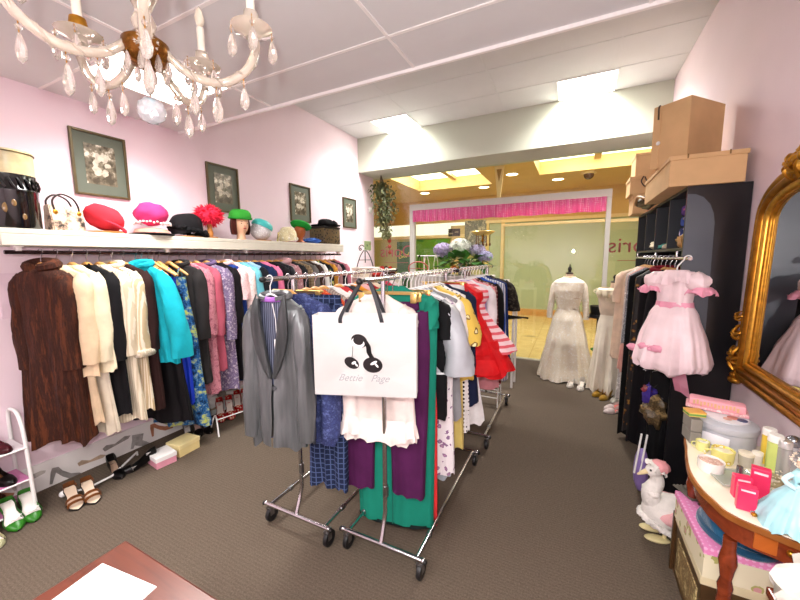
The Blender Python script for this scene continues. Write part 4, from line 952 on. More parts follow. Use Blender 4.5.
A(1.76, 'blouse', 'grey-brown striped blouse behind the orange lace one', 'blouse', .85, fab('8b7a72', kind='vstripe', h2='a89a90', scale=20.0), sl=(.4, .06, .05), short='grey-brown striped blouse', t=.03)
A(1.84, 'blouse', 'white blouse half way along the left rolling rack', 'blouse', .9, fab('f2efec'), sl=(.4, .06, .05), short='white blouse half way along', t=.03)
A(1.92, 'patterned_shirt', 'red and white patterned top on the left rolling rack', 'top', .9, fab('c93a3f', kind='floral', h2='f2e7e2', h3='f2e7e2', scale=22.0), sl=(.3, .06, .05), short='red and white patterned top', t=.03)
A(2.0, 'cardigan', 'charcoal cardigan behind the red and white patterned top', 'cardigan', .85, fab('34343a'), sl=(.5, .06, .05), short='charcoal cardigan', t=.03)
A(2.08, 'blouse', 'amber orange blouse near the middle of the left rolling rack', 'blouse', .9, fab('e79a34'), sl=(.4, .06, .05), short='amber orange blouse', t=.03)
A(2.16, 'top', 'pale pink top behind the amber blouse', 'top', .9, fab('efc2c4'), sl=(.3, .06, .05), short='pale pink top', t=.03)
A(2.24, 'dress', 'crimson dress behind the pale pink top', 'dress', .6, fab('b3202f'), sl=(.3, .06, .05), short='crimson dress', t=.03)
A(2.32, 'blouse', 'cream blouse towards the far end of the left rack', 'blouse', .9, fab('ece0c8'), sl=(.4, .06, .05), short='cream blouse at the far end', t=.03)
A(2.41, 'dress', 'black dress with white dots near the far end of the left rack', 'dress', .6, fab('161417', kind='dots', h2='e8e6e4', scale=38.0), sl=(.3, .06, .05), short='dotted black dress', t=.03)
A(2.50, 'top', 'rose red top near the far end of the left rack', 'top', .9, fab('d6455e'), sl=(.3, .06, .05), short='rose red top', t=.03)
A(2.60, 'blouse', 'white ruffled blouse last on the left rack', 'blouse', .9, fab('f5f3f1'), sl=(.4, .06, .05), short='last white ruffled blouse', t=.03)

# ------------------------------------------------------------------ white paper carrier bag
t = thing('paper_bag', 'white glossy paper carrier bag with black ribbon handles and cherry logo', 'bag', (-.832, 1.30, 1.02), .34)
M_BAG = mat('efeeec', rough=.28, var=.015, scale=2)
Wb, Hb, Db = .475, .375, .085
b = BM(); rings = []
for z, kx in ((0, 1), (.002, 1), (Hb*.5, 1.0), (Hb, 1.0)):
    g = .012*math.sin(PI*z/Hb)
    rings.append([Vector((-Wb/2, 0, z)), Vector((0, -.004*z, z)), Vector((Wb/2, 0, z)), Vector((Wb/2-g, Db/2, z)), Vector((Wb/2, Db, z)), Vector((0, Db, z)), Vector((-Wb/2, Db, z)), Vector((-Wb/2+g, Db/2, z))])
loft(b, rings, True, True, False); bmesh.ops.solidify(b, geom=b.faces[:], thickness=.0015)
bag = obj('bag_body', b, M_BAG, t, smooth=False)
M_RIB = mat('3a3a40', rough=.35, var=.1)
for yy in (-.004, Db+.004):
    pts = bez([(-.105, yy, Hb-.035), (-.10, yy, Hb), (-.055, yy*.5+.02, Hb+.085), (-.012, .04, Hb+.150), (.018, .04, Hb+.152), (.05, yy*.5+.02, Hb+.085), (.078, yy, Hb), (.085, yy, Hb-.03)], 6)
    b = BM(); loft(b, [[p+Vector((-.009, 0, 0)), p+Vector((.009, 0, 0))] for p in pts], False); bmesh.ops.solidify(b, geom=b.faces[:], thickness=.002); obj('ribbon_handle', b, M_RIB, t)
FR = Matrix.Rotation(PI/2, 4, 'X')
INK = mat('0b0b0c', rough=.3)
def disc(cx, cz, rx, rz_, rot, y, m, name, par, hole=None, n=28):
    b = BM(); M = Matrix.Translation((cx, y, cz)) @ Matrix.Rotation(rot, 4, 'Y')
    pr = [(math.cos(2*PI*k/n)*rx, math.sin(2*PI*k/n)*rz_) for k in range(n)]
    prism(b, pr, .0008, M @ FR)
    return obj(name, b, m, par, smooth=False)
cz = .205; cx = -.005
disc(cx-.052, cz-.048, .036, .025, .5, -.0035, INK, 'printed_cherry', bag)
disc(cx+.045, cz-.055, .045, .036, .1, -.0035, INK, 'printed_cherry', bag)
b = BM(); pp = bez([(cx+.012, -.0042, cz+.055), (cx+.026, -.0042, cz+.03), (cx+.03, -.0042, cz), (cx+.048, -.0042, cz-.03)], 6)
loft(b, [[p+Vector((-.011, 0, 0)), p+Vector((.011, 0, 0))] for p in pp], False); bmesh.ops.solidify(b, geom=b.faces[:], thickness=.0006); obj('printed_stem', b, INK, bag)
disc(cx-.015, cz+.055, .038, .03, .35, -.0036, INK, 'printed_cuff', bag)
disc(cx-.021, cz+.047, .031, .021, .35, -.0046, M_BAG, 'printed_highlight', bag)
disc(cx-.019, cz+.056, .024, .019, .35, -.0056, INK, 'printed_cuff', bag)
for ex_, ez, rx in ((-.042, -.047, .011), (.05, -.045, .017)):
    disc(cx+ex_, cz+ez, rx, .006, -.5, -.0046, M_BAG, 'printed_highlight', bag)
    disc(cx+ex_+.012, cz+ez-.01, rx*.8, .004, .9, -.0046, M_BAG, 'printed_highlight', bag)
b = BM(); tube(b, [(cx-.045, -.004, cz+.03), (cx-.047, -.004, cz+.0), (cx-.05, -.004, cz-.025)], .0012, 5); obj('printed_stem', b, INK, bag)
for wd, xo in (('Bettie', -.068), ('Page', .070)):
    text_obj('bag_lettering', wd, .046, mat('b2b2b6', rough=.4), bag, Matrix.Translation((xo, -.003, .086)) @ FR, depth=.0004, shear=.45)

# ------------------------------------------------------------------ clothes behind the bag
G2 = 'clothes on the paper bag rack'
def B(Y, name, label, cat, hem, m, **k):
    k.setdefault('grp', G2); k.setdefault('rz', .12); k.setdefault('rail', 'right rolling rack'); k.setdefault('hk', 'plastic')
    return garment(name, label, cat, k.pop('X', R2X), Y, RH, hem, m, **k)
LACEW = fab('f4e6df', rough=.7)
B(1.578, 'camisole_set', 'pale pink ruffled silk camisole hanging under the white paper bag', 'camisole', .645, LACEW, w=.19, flare=1.12, t=.03, sl=(.10, .04, .05, .012), hk='clip', short='pale pink silk camisole', scallop=9, amp=.014, X=R2X-.07, rz=.2, ex={'hx': R2X, 'ruffles': (LACEW, (-.79,), .07)})
PUR = fab('4d1a48', rough=.8)
B(1.64, 'trousers', 'deep purple wide-legged trousers in front of the green dress', 'trousers', .31, PUR, w=.268, t=.03, flare=.78, ex={'trousers': 1, 'split': .57, 'hw': .006, 'drop': .03, 'hx': R2X}, hk='clip', short='deep purple trousers', rz=.15, amp=.014, X=R2X-.075)
TEAL = fab('15806a', rough=.75, var=.08)
g = B(1.71, 'long_dress', 'long emerald teal dress with black hem edge behind the purple trousers', 'dress', .10, TEAL, w=.245, flare=.93, t=.05, dz=.035, sl=(.16, .05, .055), short='long emerald teal dress', rz=.2, amp=.008, ex={'hw': .003, 'swing': .0, 'hx': R2X}, X=R2X-.03)
b = BM(); tube(b, [(.0, -.062, -.75), (.004, -.068, -1.0), (.0, -.074, -1.43)], .003, 5); obj('front_seam', b, fab('176a5a'), g)
b = BM(); body(b, [(.108-RH, .232, .057), (.088-RH, .232, .057)], folds=7, amp=.004, seed=5, rows=3, hem=.002); obj('hem_edge', b, fab('14201f'), g)
B(1.77, 'long_skirt', 'red skirt showing below the hem of the teal dress', 'skirt', .07, fab('e0393a'), w=.2, flare=1.0, ex={'skirt_only': 1}, hk='clip', short='red skirt', t=.03)
B(1.82, 'long_dress', 'narrow black long dress between teal dress and floral dress', 'dress', .72, fab('121315'), w=.24, flare=1.0, sl=(.2, .05, .05), short='narrow black dress', t=.028)
SIL = satin('aeb2b8')
B(1.875, 'cape_top', 'silver grey cape top with pale piping', 'top', .98, SIL, w=.235, flare=1.35, t=.05, sl=(.40, .07, .10), short='silver grey cape top', ex={'swing': .10, 'band': [(satin('dcdfe2'), -.545, -.56)]}, rz=.05)
B(1.94, 'maxi_dress', 'long white dress with mauve flower print', 'dress', .30, fab('f0ecef', kind='floral', h2='8d6d93', h3='b08aa8', scale=24.0), w=.225, flare=1.12, sl=(.1, .05, .05), short='long white floral dress', t=.045)
B(1.99, 'long_dress', 'pale silver blue long dress behind the white floral dress', 'dress', .24, satin('bac6cf'), w=.19, flare=1.1, short='silver blue long dress', t=.03)
B(2.04, 'pinafore', 'mid grey pinafore dress behind the silver cape', 'dress', .62, fab('8f8f92'), w=.235, flare=1.1, short='mid grey pinafore', t=.035)
B(2.08, 'print_blouse', 'black and white bold print blouse with wide sleeves', 'blouse', .95, fab('f1efec', kind='floral', h2='161618', h3='161618', scale=12.0), w=.23, sl=(.36, .07, .085), short='black and white print blouse', t=.04)
B(2.15, 'patterned_shirt', 'yellow and brown floral top with black edge', 'top', .85, fab('e3c25a', kind='floral', h2='7a5a2a', h3='f3e7b5', scale=16.0), w=.24, flare=1.3, sl=(.3, .065, .085), short='yellow floral top', t=.045, ex={'swing': .08})
B(2.22, 'long_dress', 'plain lemon yellow long dress', 'dress', .32, satin('ecd67d'), w=.205, flare=1.12, short='lemon yellow dress', t=.04)
B(2.29, 'dotted_dress', 'white long dress with black dotted edge', 'dress', .42, fab('f3f1f0', kind='dots', h2='1b1b1d', scale=34.0), w=.215, flare=1.18, short='dotted white dress', t=.04)
B(2.37, 'day_dress', 'dark navy shift dress in front of the red dress', 'dress', .60, fab('1c2440'), w=.24, flare=1.22, sl=(.34, .06, .055), short='dark navy shift dress', t=.045)
B(2.44, 'petticoat', 'plain white petticoat ending below the navy dress', 'skirt', .43, fab('f5f3f2'), w=.2, flare=1.6, ex={'skirt_only': 1}, hk='clip', short='plain white petticoat', t=.05, scallop=7)
B(2.52, 'long_dress', 'scarlet plain dress beside the navy shift', 'dress', .55, fab('c4202c'), w=.21, flare=1.25, short='scarlet plain dress', t=.04)
B(2.62, 'party_dress', 'bright red tiered party dress with flared skirt', 'dress', .80, fab('e0181f', rough=.6), w=.20, flare=2.15, t=.09, waist=.85, short='bright red tiered party dress', amp=.035, folds=9, ex={'wz': -.26, 'hw': .025, 'ruffles': (fab('e0181f', rough=.6), (-.40, -.54, -.66), .06), 'hx': R2X}, rz=-.1, X=R2X+.06)
B(2.72, 'striped_skirt', 'pink and white striped dress sticking out behind the red dress', 'dress', .93, fab('f6d5da', kind='stripe', h2='e2646f', scale=7.0), w=.20, flare=2.1, t=.08, waist=.85, short='pink striped dress', amp=.02, rz=-.1, ex={'wz': -.26, 'hx': R2X}, X=R2X+.08)
G3 = 'clothes on the furthest rolling rack'
def D(Y, *a, **k):
    k['grp'] = G3; k.setdefault('rail', 'furthest rolling rack'); k.setdefault('X', -.83); return B(Y, *a, **k)
D(2.82, 'long_dress', 'lilac purple dress showing at shoulder and hem past the red dress', 'dress', .72, fab('b79ade'), w=.20, flare=1.15, short='lilac purple dress', t=.04)
D(2.91, 'blouse', 'white blouse with magenta shoulder past the lilac dress', 'blouse', .85, fab('f3f0f2'), w=.24, sl=(.4, .06, .05), short='white blouse past the lilac dress', t=.04)
D(3.0, 'day_dress', 'rose pink dress below the pink striped dress', 'dress', .5, fab('ea9aa2'), w=.24, flare=1.2, short='rose pink dress', t=.04)
D(3.09, 'plaid_dress', 'dark red plaid dress near the white wire stand', 'dress', .5, fab('6a1f22', kind='plaid', h2='c99', scale=9.0) if False else fab('6a1f22', kind='plaid', h2='c7a098', scale=9.0), w=.24, flare=1.2, short='dark red plaid dress', t=.04)
D(3.18, 'jacket', 'black jacket on the furthest rolling rack', 'jacket', .8, fab('141416'), w=.25, sl=(.6, .066, .055), short='black jacket', t=.045)
D(3.30, 'jacket', 'royal blue jacket near the shop doorway', 'jacket', .85, fab('1f4fb8'), w=.21, flare=1.15, sl=(.5, .06, .065), short='royal blue jacket', t=.05, ex={'swing': .05})
D(3.42, 'day_dress', 'grey-white striped dress behind the royal blue jacket', 'dress', .45, fab('d9dadd', kind='vstripe', h2='7d8da6', scale=14.0), w=.25, flare=1.2, short='grey striped dress', t=.04)
D(3.54, 'day_dress', 'navy dress at the end of the furthest rack', 'dress', .55, fab('1b2f6b'), w=.25, flare=1.2, short='navy dress at the end', t=.04)
D(3.70, 'net_wrap', 'black net wrap with looped edge last on the furthest rack', 'wrap', 1.02, fab('2b2622', kind='tweed', h2='15110f', h3='5d5548', scale=30.0), w=.25, flare=1.75, t=.05, sl=(.3, .06, .07), waist=.9, short='black net wrap', ex={'swing': .08})
# white wire stand on the carpet beyond the racks
p = fl(497, 404)
t = thing('wire_stand', 'small white wire shoe stand on the carpet past the racks', 'stand', (p.x-.1, p.y, 0))
for x in (-.12, .12):
    b = BM(); tube(b, [(x, -.1, 0), (x, -.06, .26), (x, .06, .26), (x, .1, 0)], .006, 8); obj('end_frame', b, WHITEP, t)
for z, y in ((.1, -.085), (.19, -.071), (.1, .085), (.19, .071), (.255, 0)):
    b = BM(); tube(b, [(-.12, y, z), (.12, y, z)], .005, 8); obj('cross_bar', b, WHITEP, t)

# ================================================================== CABINET BY THE FAR LEFT WALL
t = thing('cabinet', 'cream display cabinet against the far end of the pink wall', 'cabinet', (-2.98, 4.87, 0))
obj('body', box(BM(), (0, 0, .67), (.76, .86, 1.34), bev=.006), mat('ebe2d4', rough=.5), t, smooth=False)
obj('top', box(BM(), (0, 0, 1.352), (.8, .9, .024), bev=.005), mat('efe8dc', rough=.45), t, smooth=False)
for y in (-.215, .215):
    d = obj('door', box(BM(), (.385, y, .68), (.012, .40, 1.2), bev=.003), mat('f0e9dd', rough=.45), t, smooth=False)
    obj('knob', ell(BM(), (.402, y*.25, .75), (.014, .014, .014), 10, 7), GOLD, d)
CT = 1.365
t = thing('lace_box', 'cream lace-covered box on the cabinet beneath the scroll stand', 'box', (-2.95, 4.72, CT))
obj('body', box(BM(), (0, 0, .06), (.3, .36, .12), bev=.01), fab('ece3d3', kind='tweed', h2='d8ccb5', h3='f8f2e6', scale=30.0), t)
obj('lid', box(BM(), (0, 0, .13), (.31, .37, .022), bev=.006), fab('f2ebdd'), t)
p = ax(352, 256, -3.05)
t = thing('scroll_stand', 'black wrought iron scroll stand holding a postcard by the pink wall', 'stand', (-2.96, 4.72, CT+.1415))
b = BM()
for s in (-1, 1):
    tube(b, bez([(0, 0, .27), (0, s*.06, .30), (0, s*.11, .27), (0, s*.10, .23), (0, s*.07, .24), (0, s*.09, .26)], 5), .006, 6)
    tube(b, bez([(0, 0, .25), (0, s*.08, .17), (0, s*.13, .08), (0, s*.16, .006)], 5), .006, 6)
tube(b, [(0, 0, .27), (0, 0, .06)], .006, 6); tube(b, [(0, -.12, .1), (0, .12, .1)], .005, 6)
obj('frame', b, BLACKP, t); t.scale = (1.3, 1.5, 1.15)
t = thing('postcard', 'green and red picture postcard propped on the scroll stand', 'postcard', (-2.955, 4.79, CT+.27+.1415), 0)
obj('card', box(BM(), (0, 0, .07), (.006, .20, .14), bev=.001), mat('8a9a6a', rough=.4, kind='floral', h2='4a5d3c', h3='b5553f', scale=14.0), t, smooth=False)
obj('border', box(BM(), (-.001, 0, .07), (.005, .212, .152), bev=.001), WHITEP, t, smooth=False)
def bouquet_hat(label, loc, base, cols, r, n, seed):
    t = thing('flower_hat', label, 'hat', loc, 0, 'flowered hats on the cabinet')
    obj('base', dome(r, r, r*.7, 0, 0, .05, seed), fab(base), t); rr = random.Random(seed)
    for c in cols:
        b = BM()
        for k in range(n):
            a = rr.random()*2*PI; e = rr.random()*1.2
            ell(b, (r*math.cos(a)*math.cos(e)*1.02, r*math.sin(a)*math.cos(e)*1.02, r*.2+r*.7*math.sin(e)), (r*.22, r*.22, r*.18), 8, 6, jit=.8, seed=k)
        obj('flowers', b, fab(c), t)
bouquet_hat('hat covered in red and dark flowers on the cabinet', (-2.78, 5.05, CT), '4a1a1c', ('c22a22', '5b3a22', '2c2a1e'), .15, 15, 3)
bouquet_hat('smaller scarlet flower hat beside the lace box on the cabinet', (-2.68, 4.62, CT), '7c1d1a', ('d4382c', 'a92a22'), .09, 7, 6)
# ================================================================== WINDOW DISPLAY
def flower_head(b, c, r, seed, n=26):
    rr = random.Random(seed)
    for k in range(n):
        d = Vector((rr.gauss(0, 1), rr.gauss(0, 1), rr.gauss(0, 1)*.8+.3)).normalized(); p = Vector(c)+Vector((d.x*r, d.y*r, d.z*r*.75))
        q = d.orthogonal().normalized(); w = d.cross(q); s = r*.27
        for m_ in range(4):
            a = PI/2*m_+k; e = q*math.cos(a)+w*math.sin(a); f = q*math.cos(a+.5)+w*math.sin(a+.5); g_ = q*math.cos(a-.5)+w*math.sin(a-.5)
            vs = [b.verts.new(v) for v in (p, p+f*s*.6+d*.004, p+e*s+d*.006, p+g_*s*.6+d*.004)]; b.faces.new(vs)
t = thing('plinth', 'white display plinth in the window behind the clothes racks', 'plinth', (-1.62, 5.05, 0))
obj('body', box(BM(), (0, 0, .68), (1.1, .42, 1.36), bev=.008), mat('efece6', rough=.5), t, smooth=False)
obj('top', box(BM(), (0, 0, 1.373), (1.16, .48, .026), bev=.004), WHITEP, t, smooth=False)
PT = 1.3865
t = thing('flower_vase', 'glass vase of large white and lilac hydrangeas in the shop window', 'flowers', (-1.48, 5.05, PT))
obj('vase', lathe(BM(), [(.0, 0), (.05, 0), (.06, .02), (.05, .1), (.07, .17), (.065, .175), (.045, .1), (.05, .015), (0, .012)], 22), mat('cfd8cf', rough=.08, trans=.6, var=.02), t)
b = BM(); rr = random.Random(2)
for k in range(70):
    a = rr.random()*2*PI; e = .08+.26*rr.random(); p = Vector((math.cos(a)*e, math.sin(a)*e*.5, .10+.22*rr.random())); d = Vector((math.cos(a)+rr.gauss(0, .5), math.sin(a)+rr.gauss(0, .5), rr.uniform(-.5, 1.0))).normalized(); s = d.cross(Vector((0, 0, 1))).normalized()*.05; u = Vector((0, 0, .02))
    vs = [b.verts.new(v) for v in (p-d*.02, p+d*.08+s*1.7, p+d*.22-u*2, p+d*.08-s*1.7)]; b.faces.new(vs)
obj('leaves', b, mat('4f8a3a', rough=.5, var=.4, scale=20), t)
b = BM()
for x, y, z in ((-.30, 0, .36), (-.02, -.03, .40), (.24, .02, .34), (.35, -.02, .25)): tube(b, bez([(0, 0, .1), (x*.5, y, z*.6), (x, y, z)], 5), .006, 6)
obj('stems', b, mat('4f7a36'), t)
for k, (x, y, z, r, c) in enumerate(((-.30, 0, .37, .15, 'b9a9cf'), (-.02, -.03, .41, .17, 'edf2e6'), (.22, .02, .36, .12, 'c3bbdc'), (.34, -.02, .27, .11, 'b7b4da'))):
    b = ell(BM(), (x, y, z), (r*.72, r*.72, r*.5), 12, 8); flower_head(b, (x, y, z), r*.95, k, 110); obj('hydrangea_head', b, mat(c, rough=.7, var=.45, scale=45), t)
t = thing('orange_flower', 'bright orange flower beneath the white hydrangeas', 'flower', (-1.56, 4.93, PT))
b = ell(BM(), (0, 0, .10), (.035, .03, .05), 10, 8); flower_head(b, (0, 0, .1), .06, 9, 40); obj('petals', b, mat('ef7a1d', rough=.6), t)
b = BM(); tube(b, [(0, 0, .08), (0, 0, 0)], .006, 6); obj('stem', b, mat('4f7a36'), t)
t = thing('posy', 'small posy of cream, red and mauve flowers below the hydrangeas', 'flowers', (-1.36, 4.9, PT))
obj('pot', lathe(BM(), [(0, 0), (.05, 0), (.06, .06), (0, .06)], 16), mat('7a4a3a'), t)
for k, (x, z, c) in enumerate(((-.05, .13, 'e9c67a'), (.03, .19, 'efe0b8'), (.06, .11, 'c43a3a'), (-.01, .08, '8a4a68'))):
    b = BM(); flower_head(b, (x, 0, z), .05, k+20, 26); obj('flower', b, mat(c, rough=.7), t)
t = thing('necklace_stand', 'white T-shaped necklace stand in the window left of the hydrangeas', 'stand', (-1.98, 4.95, PT))
b = BM(); box(b, (0, 0, .008), (.2, .1, .016), bev=.003); tube(b, [(-.07, 0, .01), (-.07, 0, .29)], .008, 8); tube(b, [(-.18, 0, .29), (.18, 0, .29)], .008, 8); obj('frame', b, WHITEP, t)
def necklace(label, x, w, l, m, r=.009):
    t = thing('bead_necklace', label, 'necklace', (-1.98+x, 4.935, PT+.29), 0, 'necklaces hanging in the shop window')
    b = BM(); n = 34
    for k in range(n):
        a = PI*2*k/n; ell(b, (w*math.cos(a)*(.75-.35*math.sin(a)) , -.006 if math.sin(a) < .97 else 0, -l/2+l/2*math.sin(a)+.006), (r, r, r), 7, 5)
    obj('beads', b, m, t)
    o = obj('clasp', ell(BM(), (0, 0, -l-.012), (.009, .006, .012), 8, 6), mat('c9b26a', rough=.3, metal=.8), t)
PEARL = mat('f3eee2', rough=.2, coat=.5)
necklace('black bead necklace, left on the white necklace stand', -.14, .035, .22, mat('17120f', rough=.2))
necklace('pearl necklace in the middle of the white necklace stand', -.02, .05, .25, PEARL)
necklace('pearl necklace on the end of the stand near the lilac hydrangea', .13, .04, .23, PEARL)
t = thing('hoop', 'dusty red hoop leaning below the necklace stand', 'hoop', (-2.12, 4.88, PT))
b = BM(); tube(b, [(.16*math.cos(2*PI*k/30), 0, .1+.10*math.sin(2*PI*k/30)) for k in range(30)], .009, 8, closed=True); obj('ring', b, mat('c35a55', rough=.5), t)
b = BM(); tube(b, [(-.15, 0, .1), (.15, 0, .1)], .004, 6); obj('cross_wire', b, mat('c35a55', rough=.5), t)
# gold hat dish on a stem
p = ay(483, 234, 5.1)
t = thing('pedestal_dish', 'shallow gold dish on a tall stem standing in the window', 'stand', (p.x, 5.1, 0))
obj('base', lathe(BM(), [(0, 0), (.14, 0), (.14, .015), (.03, .04), (0, .04)], 22), GOLD, t)
obj('stem', lathe(BM(), [(.012, .03), (.012, p.z-.12), (.025, p.z-.10), (.012, p.z-.05), (.03, p.z-.02), (0, p.z-.02)], 12), GOLD, t)
obj('dish', lathe(BM(), [(0, p.z-.02), (.10, p.z-.015), (.17, p.z+.03), (.165, p.z+.037), (.09, p.z-.005), (0, p.z-.01)], 28), mat('f0cf7a', rough=.3, metal=.6), t)
for k in range(5):
    a = 2*PI*k/5; b = BM(); tube(b, [(.1*math.cos(a), .1*math.sin(a), p.z-.01), (.1*math.cos(a), .1*math.sin(a), p.z-.13)], .007, 6); ell(b, (.1*math.cos(a), .1*math.sin(a), p.z-.15), (.016, .016, .025), 8, 6); obj('drop', b, mat('6b4a28', rough=.3), t)
# trailing plant in the corner of the window
p = ay(382, 196, 5.55)
t = thing('hanging_plant', 'dark trailing artificial plant hanging at the corner of the left window', 'plant', (-3.12, 5.55, 3.1))
rr = random.Random(12)
for nm, mm, n, z0, z1, sp in (('leaves', mat('5a6136', rough=.6, var=.5, scale=12), 480, -.10, -.78, .17), ('lower_leaves', mat('7f8250', rough=.6, var=.4, scale=12), 170, -.7, -1.08, .08)):
    b = BM()
    for k in range(n):
        q = rr.random(); z = z0+(z1-z0)*q; sp2 = sp*(.35+.9*math.sin(PI*min(1, .15+q*.8))); c = Vector((rr.gauss(0, sp2*.55)+.10*q, rr.gauss(0, sp2*.35), z))
        d = Vector((rr.gauss(0, 1), rr.gauss(0, 1), -1.1)).normalized(); s = d.orthogonal().normalized()*.017
        vs = [b.verts.new(v) for v in (c, c+d*.035+s, c+d*.085, c+d*.035-s)]; b.faces.new(vs)
    obj(nm, b, mm, t)
b = BM()
for k in range(7): tube(b, bez([(0, 0, 0), (rr.gauss(0, .05), rr.gauss(0, .04), -.3), (rr.gauss(.06, .07), rr.gauss(0, .05), -.7), (rr.gauss(.12, .04), 0, -1.0)], 5), .005, 5)
obj('stems', b, mat('54452a'), t)
t = thing('bead_string', 'string of rust red ornaments hanging below the dark trailing plant', 'ornament', (-2.99, 5.6, 2.02))
b = BM(); tube(b, [(0, 0, .3), (0, 0, -.32)], .004, 5); obj('cord', b, mat('6b3a2a'), t)
for k, z in enumerate((.02, -.07, -.17, -.27)):
    obj('ornament', ell(BM(), (0, 0, z), (.035, .03, .032), 10, 7, jit=.5, seed=k), mat('a8402f', rough=.5), t)

# ------------------------------------------------------------------ bridal gowns
def dress_form(label, x, y, ztop, shoulder):
    t = thing('dress_form', label, 'dress form', (x, y, 0), 0, None)
    b = BM(); s = shoulder; c = [(s+.02, .055, .05), (s-.03, .14, .075), (s-.08, .17, .095), (s-.2, .155, .105), (s-.38, .12, .085), (s-.55, .165, .115), (s-.62, .15, .105)]
    body(b, c, folds=2, amp=0, cap=True, rows=16); obj('torso', b, fab('e9d7c2'), t)
    obj('neck', lathe(BM(), [(.05, s+.0), (.045, s+.07), (.047, s+.085), (0, s+.085)], 20), fab('e5cdb5'), t)
    k = ztop-s-.085
    obj('finial', lathe(BM(), [(.046, s+.085), (.046, s+.1), (.02, s+.11), (.018, s+.13), (.026, s+.145), (.022, s+.165), (.008, s+.18), (.006, ztop), (0, ztop)], 16), mat('1a1512', rough=.3), t)
    b = BM(); tube(b, [(0, 0, s-.6), (0, 0, .06)], .016, 10); obj('pole', b, BLACKP, t)
    b = BM()
    for i in range(3):
        a = 2*PI*i/3+.5; tube(b, bez([(0, 0, .12), (.1*math.cos(a), .1*math.sin(a), .06), (.2*math.cos(a), .2*math.sin(a), .014)], 4), .012, 8)
    obj('tripod_base', b, BLACKP, t)
    return t
MX, MY = -.045, 5.14
dress_form('dress form with black finial wearing the lace wedding dress', MX, MY, 1.545, 1.335)
M_LACE = fab('f6efdf', kind='tweed', h2='ebdfc8', h3='fdf9f0', scale=30.0, rough=.7)
t = thing('wedding_dress', 'ivory lace long-sleeved wedding dress standing alone before the shop window', 'dress', (MX, MY, 0))
b = BM(); body(b, [(1.375, .075, .06), (1.34, .15, .085), (1.305, .19, .105), (1.2, .178, .125), (1.1, .165, .12)], folds=3, amp=.002, seed=1); obj('bodice', b, M_LACE, t)
b = BM(); body(b, [(1.1, .165, .12), (.99, .137, .108), (.955, .135, .108)], folds=3, amp=.001, seed=1, rows=6); obj('waist', b, M_LACE, t)
b = BM(); body(b, [(.955, .137, .11), (.80, .19, .16), (.5, .25, .23), (.2, .315, .25), (.015, .355, .28)], folds=11, amp=.03, seed=4, rows=30, S=110, hem=.006); obj('skirt', b, M_LACE, t)
for sd in (-1, 1):
    b = BM(); sleeve(b, sd, .178, 1.325, .50, .052, .042, 5, swing=.06, fwd=-.03); obj('sleeve', b, M_LACE, t)
b = BM(); tube(b, [(.07*math.cos(2*PI*k/24), .055*math.sin(2*PI*k/24), 1.378) for k in range(24)], .009, 6, closed=True); obj('collar', b, fab('ead9bb'), t)
GX, GY2 = .45, 4.84
dress_form('dress form inside the satin gown next to the black wardrobe', GX, GY2, 1.42, 1.25)
M_SATIN = mat('f6edda', rough=.33, var=.06)
t = thing('satin_gown', 'ivory satin ball gown with ruffled off-shoulder neckline beside the wardrobe', 'dress', (GX, GY2, 0))
b = BM(); body(b, [(1.24, .15, .105), (1.15, .145, .11), (1.02, .125, .1), (.95, .115, .095)], folds=4, amp=.004, seed=2, rows=10); obj('bodice', b, fab('e9dcc4', kind='tweed', h2='d9c9ad', h3='f7efdf', scale=40.0), t)
b = BM(); body(b, [(.95, .132, .102), (.82, .16, .13), (.5, .19, .17), (.02, .235, .2)], folds=9, amp=.035, seed=9, rows=28, S=100); obj('skirt', b, M_SATIN, t)
b = BM(); body(b, [(1.275, .16, .11), (1.25, .185, .14), (1.20, .19, .145), (1.16, .175, .13)], folds=13, amp=.02, seed=12, rows=8, S=96); obj('neck_ruffle', b, fab('f1e5c9'), t)
b = BM(); rr = random.Random(6)
for k in range(9): flower_head(b, (-.19+.02*rr.random(), -.08+.02*k, 1.2+.04*rr.random()), .03, k, 12)
obj('fabric_flowers', b, fab('f5edd8'), t)
# top hat on a stand
p = fl(592, 378); HX, HY = p.x+.02, 5.2
z = ay(595, 317, HY).z
t = thing('hat_stand', 'slim black hat stand holding the top hat by the window post', 'stand', (HX, HY, 0))
obj('base', lathe(BM(), [(0, 0), (.11, 0), (.11, .012), (.02, .03), (0, .03)], 20), BLACKP, t)
b = BM(); tube(b, [(0, 0, .02), (0, 0, z+.02)], .011, 10); obj('pole', b, BLACKP, t)
obj('cap', ell(BM(), (0, 0, z+.02), (.05, .05, .03)), BLACKP, t)
t = thing('top_hat', 'black top hat on the slim stand between the two bridal gowns', 'hat', (HX, HY, z))
obj('brim', lathe(BM(), [(.09, 0), (.15, .004), (.168, .02), (.15, .012), (.09, .012)], 30, sy=1.1), fab('0d0d0f', rough=.5), t)
obj('crown', lathe(BM(), [(.092, .004), (.088, .07), (.098, .145), (.096, .15), (0, .152)], 30, sy=1.1), fab('0f0f11', rough=.5), t)
obj('hat_band', lathe(BM(), [(.095, .012), (.093, .04), (.0915, .04)], 30, sy=1.1), satin('1c1c20'), t)
t = thing('green_ribbon', 'bright green ribbon tied round the hat stand pole', 'ribbon', (HX, HY-.012, .40))
b = BM(); ell(b, (-.03, 0, .02), (.035, .015, .022), 10, 7, jit=.4); ell(b, (.03, 0, .02), (.035, .015, .022), 10, 7, jit=.4, seed=3); box(b, (-.015, 0, -.05), (.02, .006, .12)); box(b, (.018, 0, -.04), (.02, .006, .1)); obj('bow', b, satin('1f9a36'), t)
obj('knot', ell(BM(), (0, -.01, .02), (.014, .012, .016), 8, 6), satin('1f9a36'), t)
G = 'shoes on the carpet by the wardrobe'
WS = LEA('f4efe8')
shoe('court_shoe', 'white bridal shoe under the lace dress, left of the pair', fl(575, 380), fl(566, 392), WS, crm, h=.05, grp=G, L=.23)
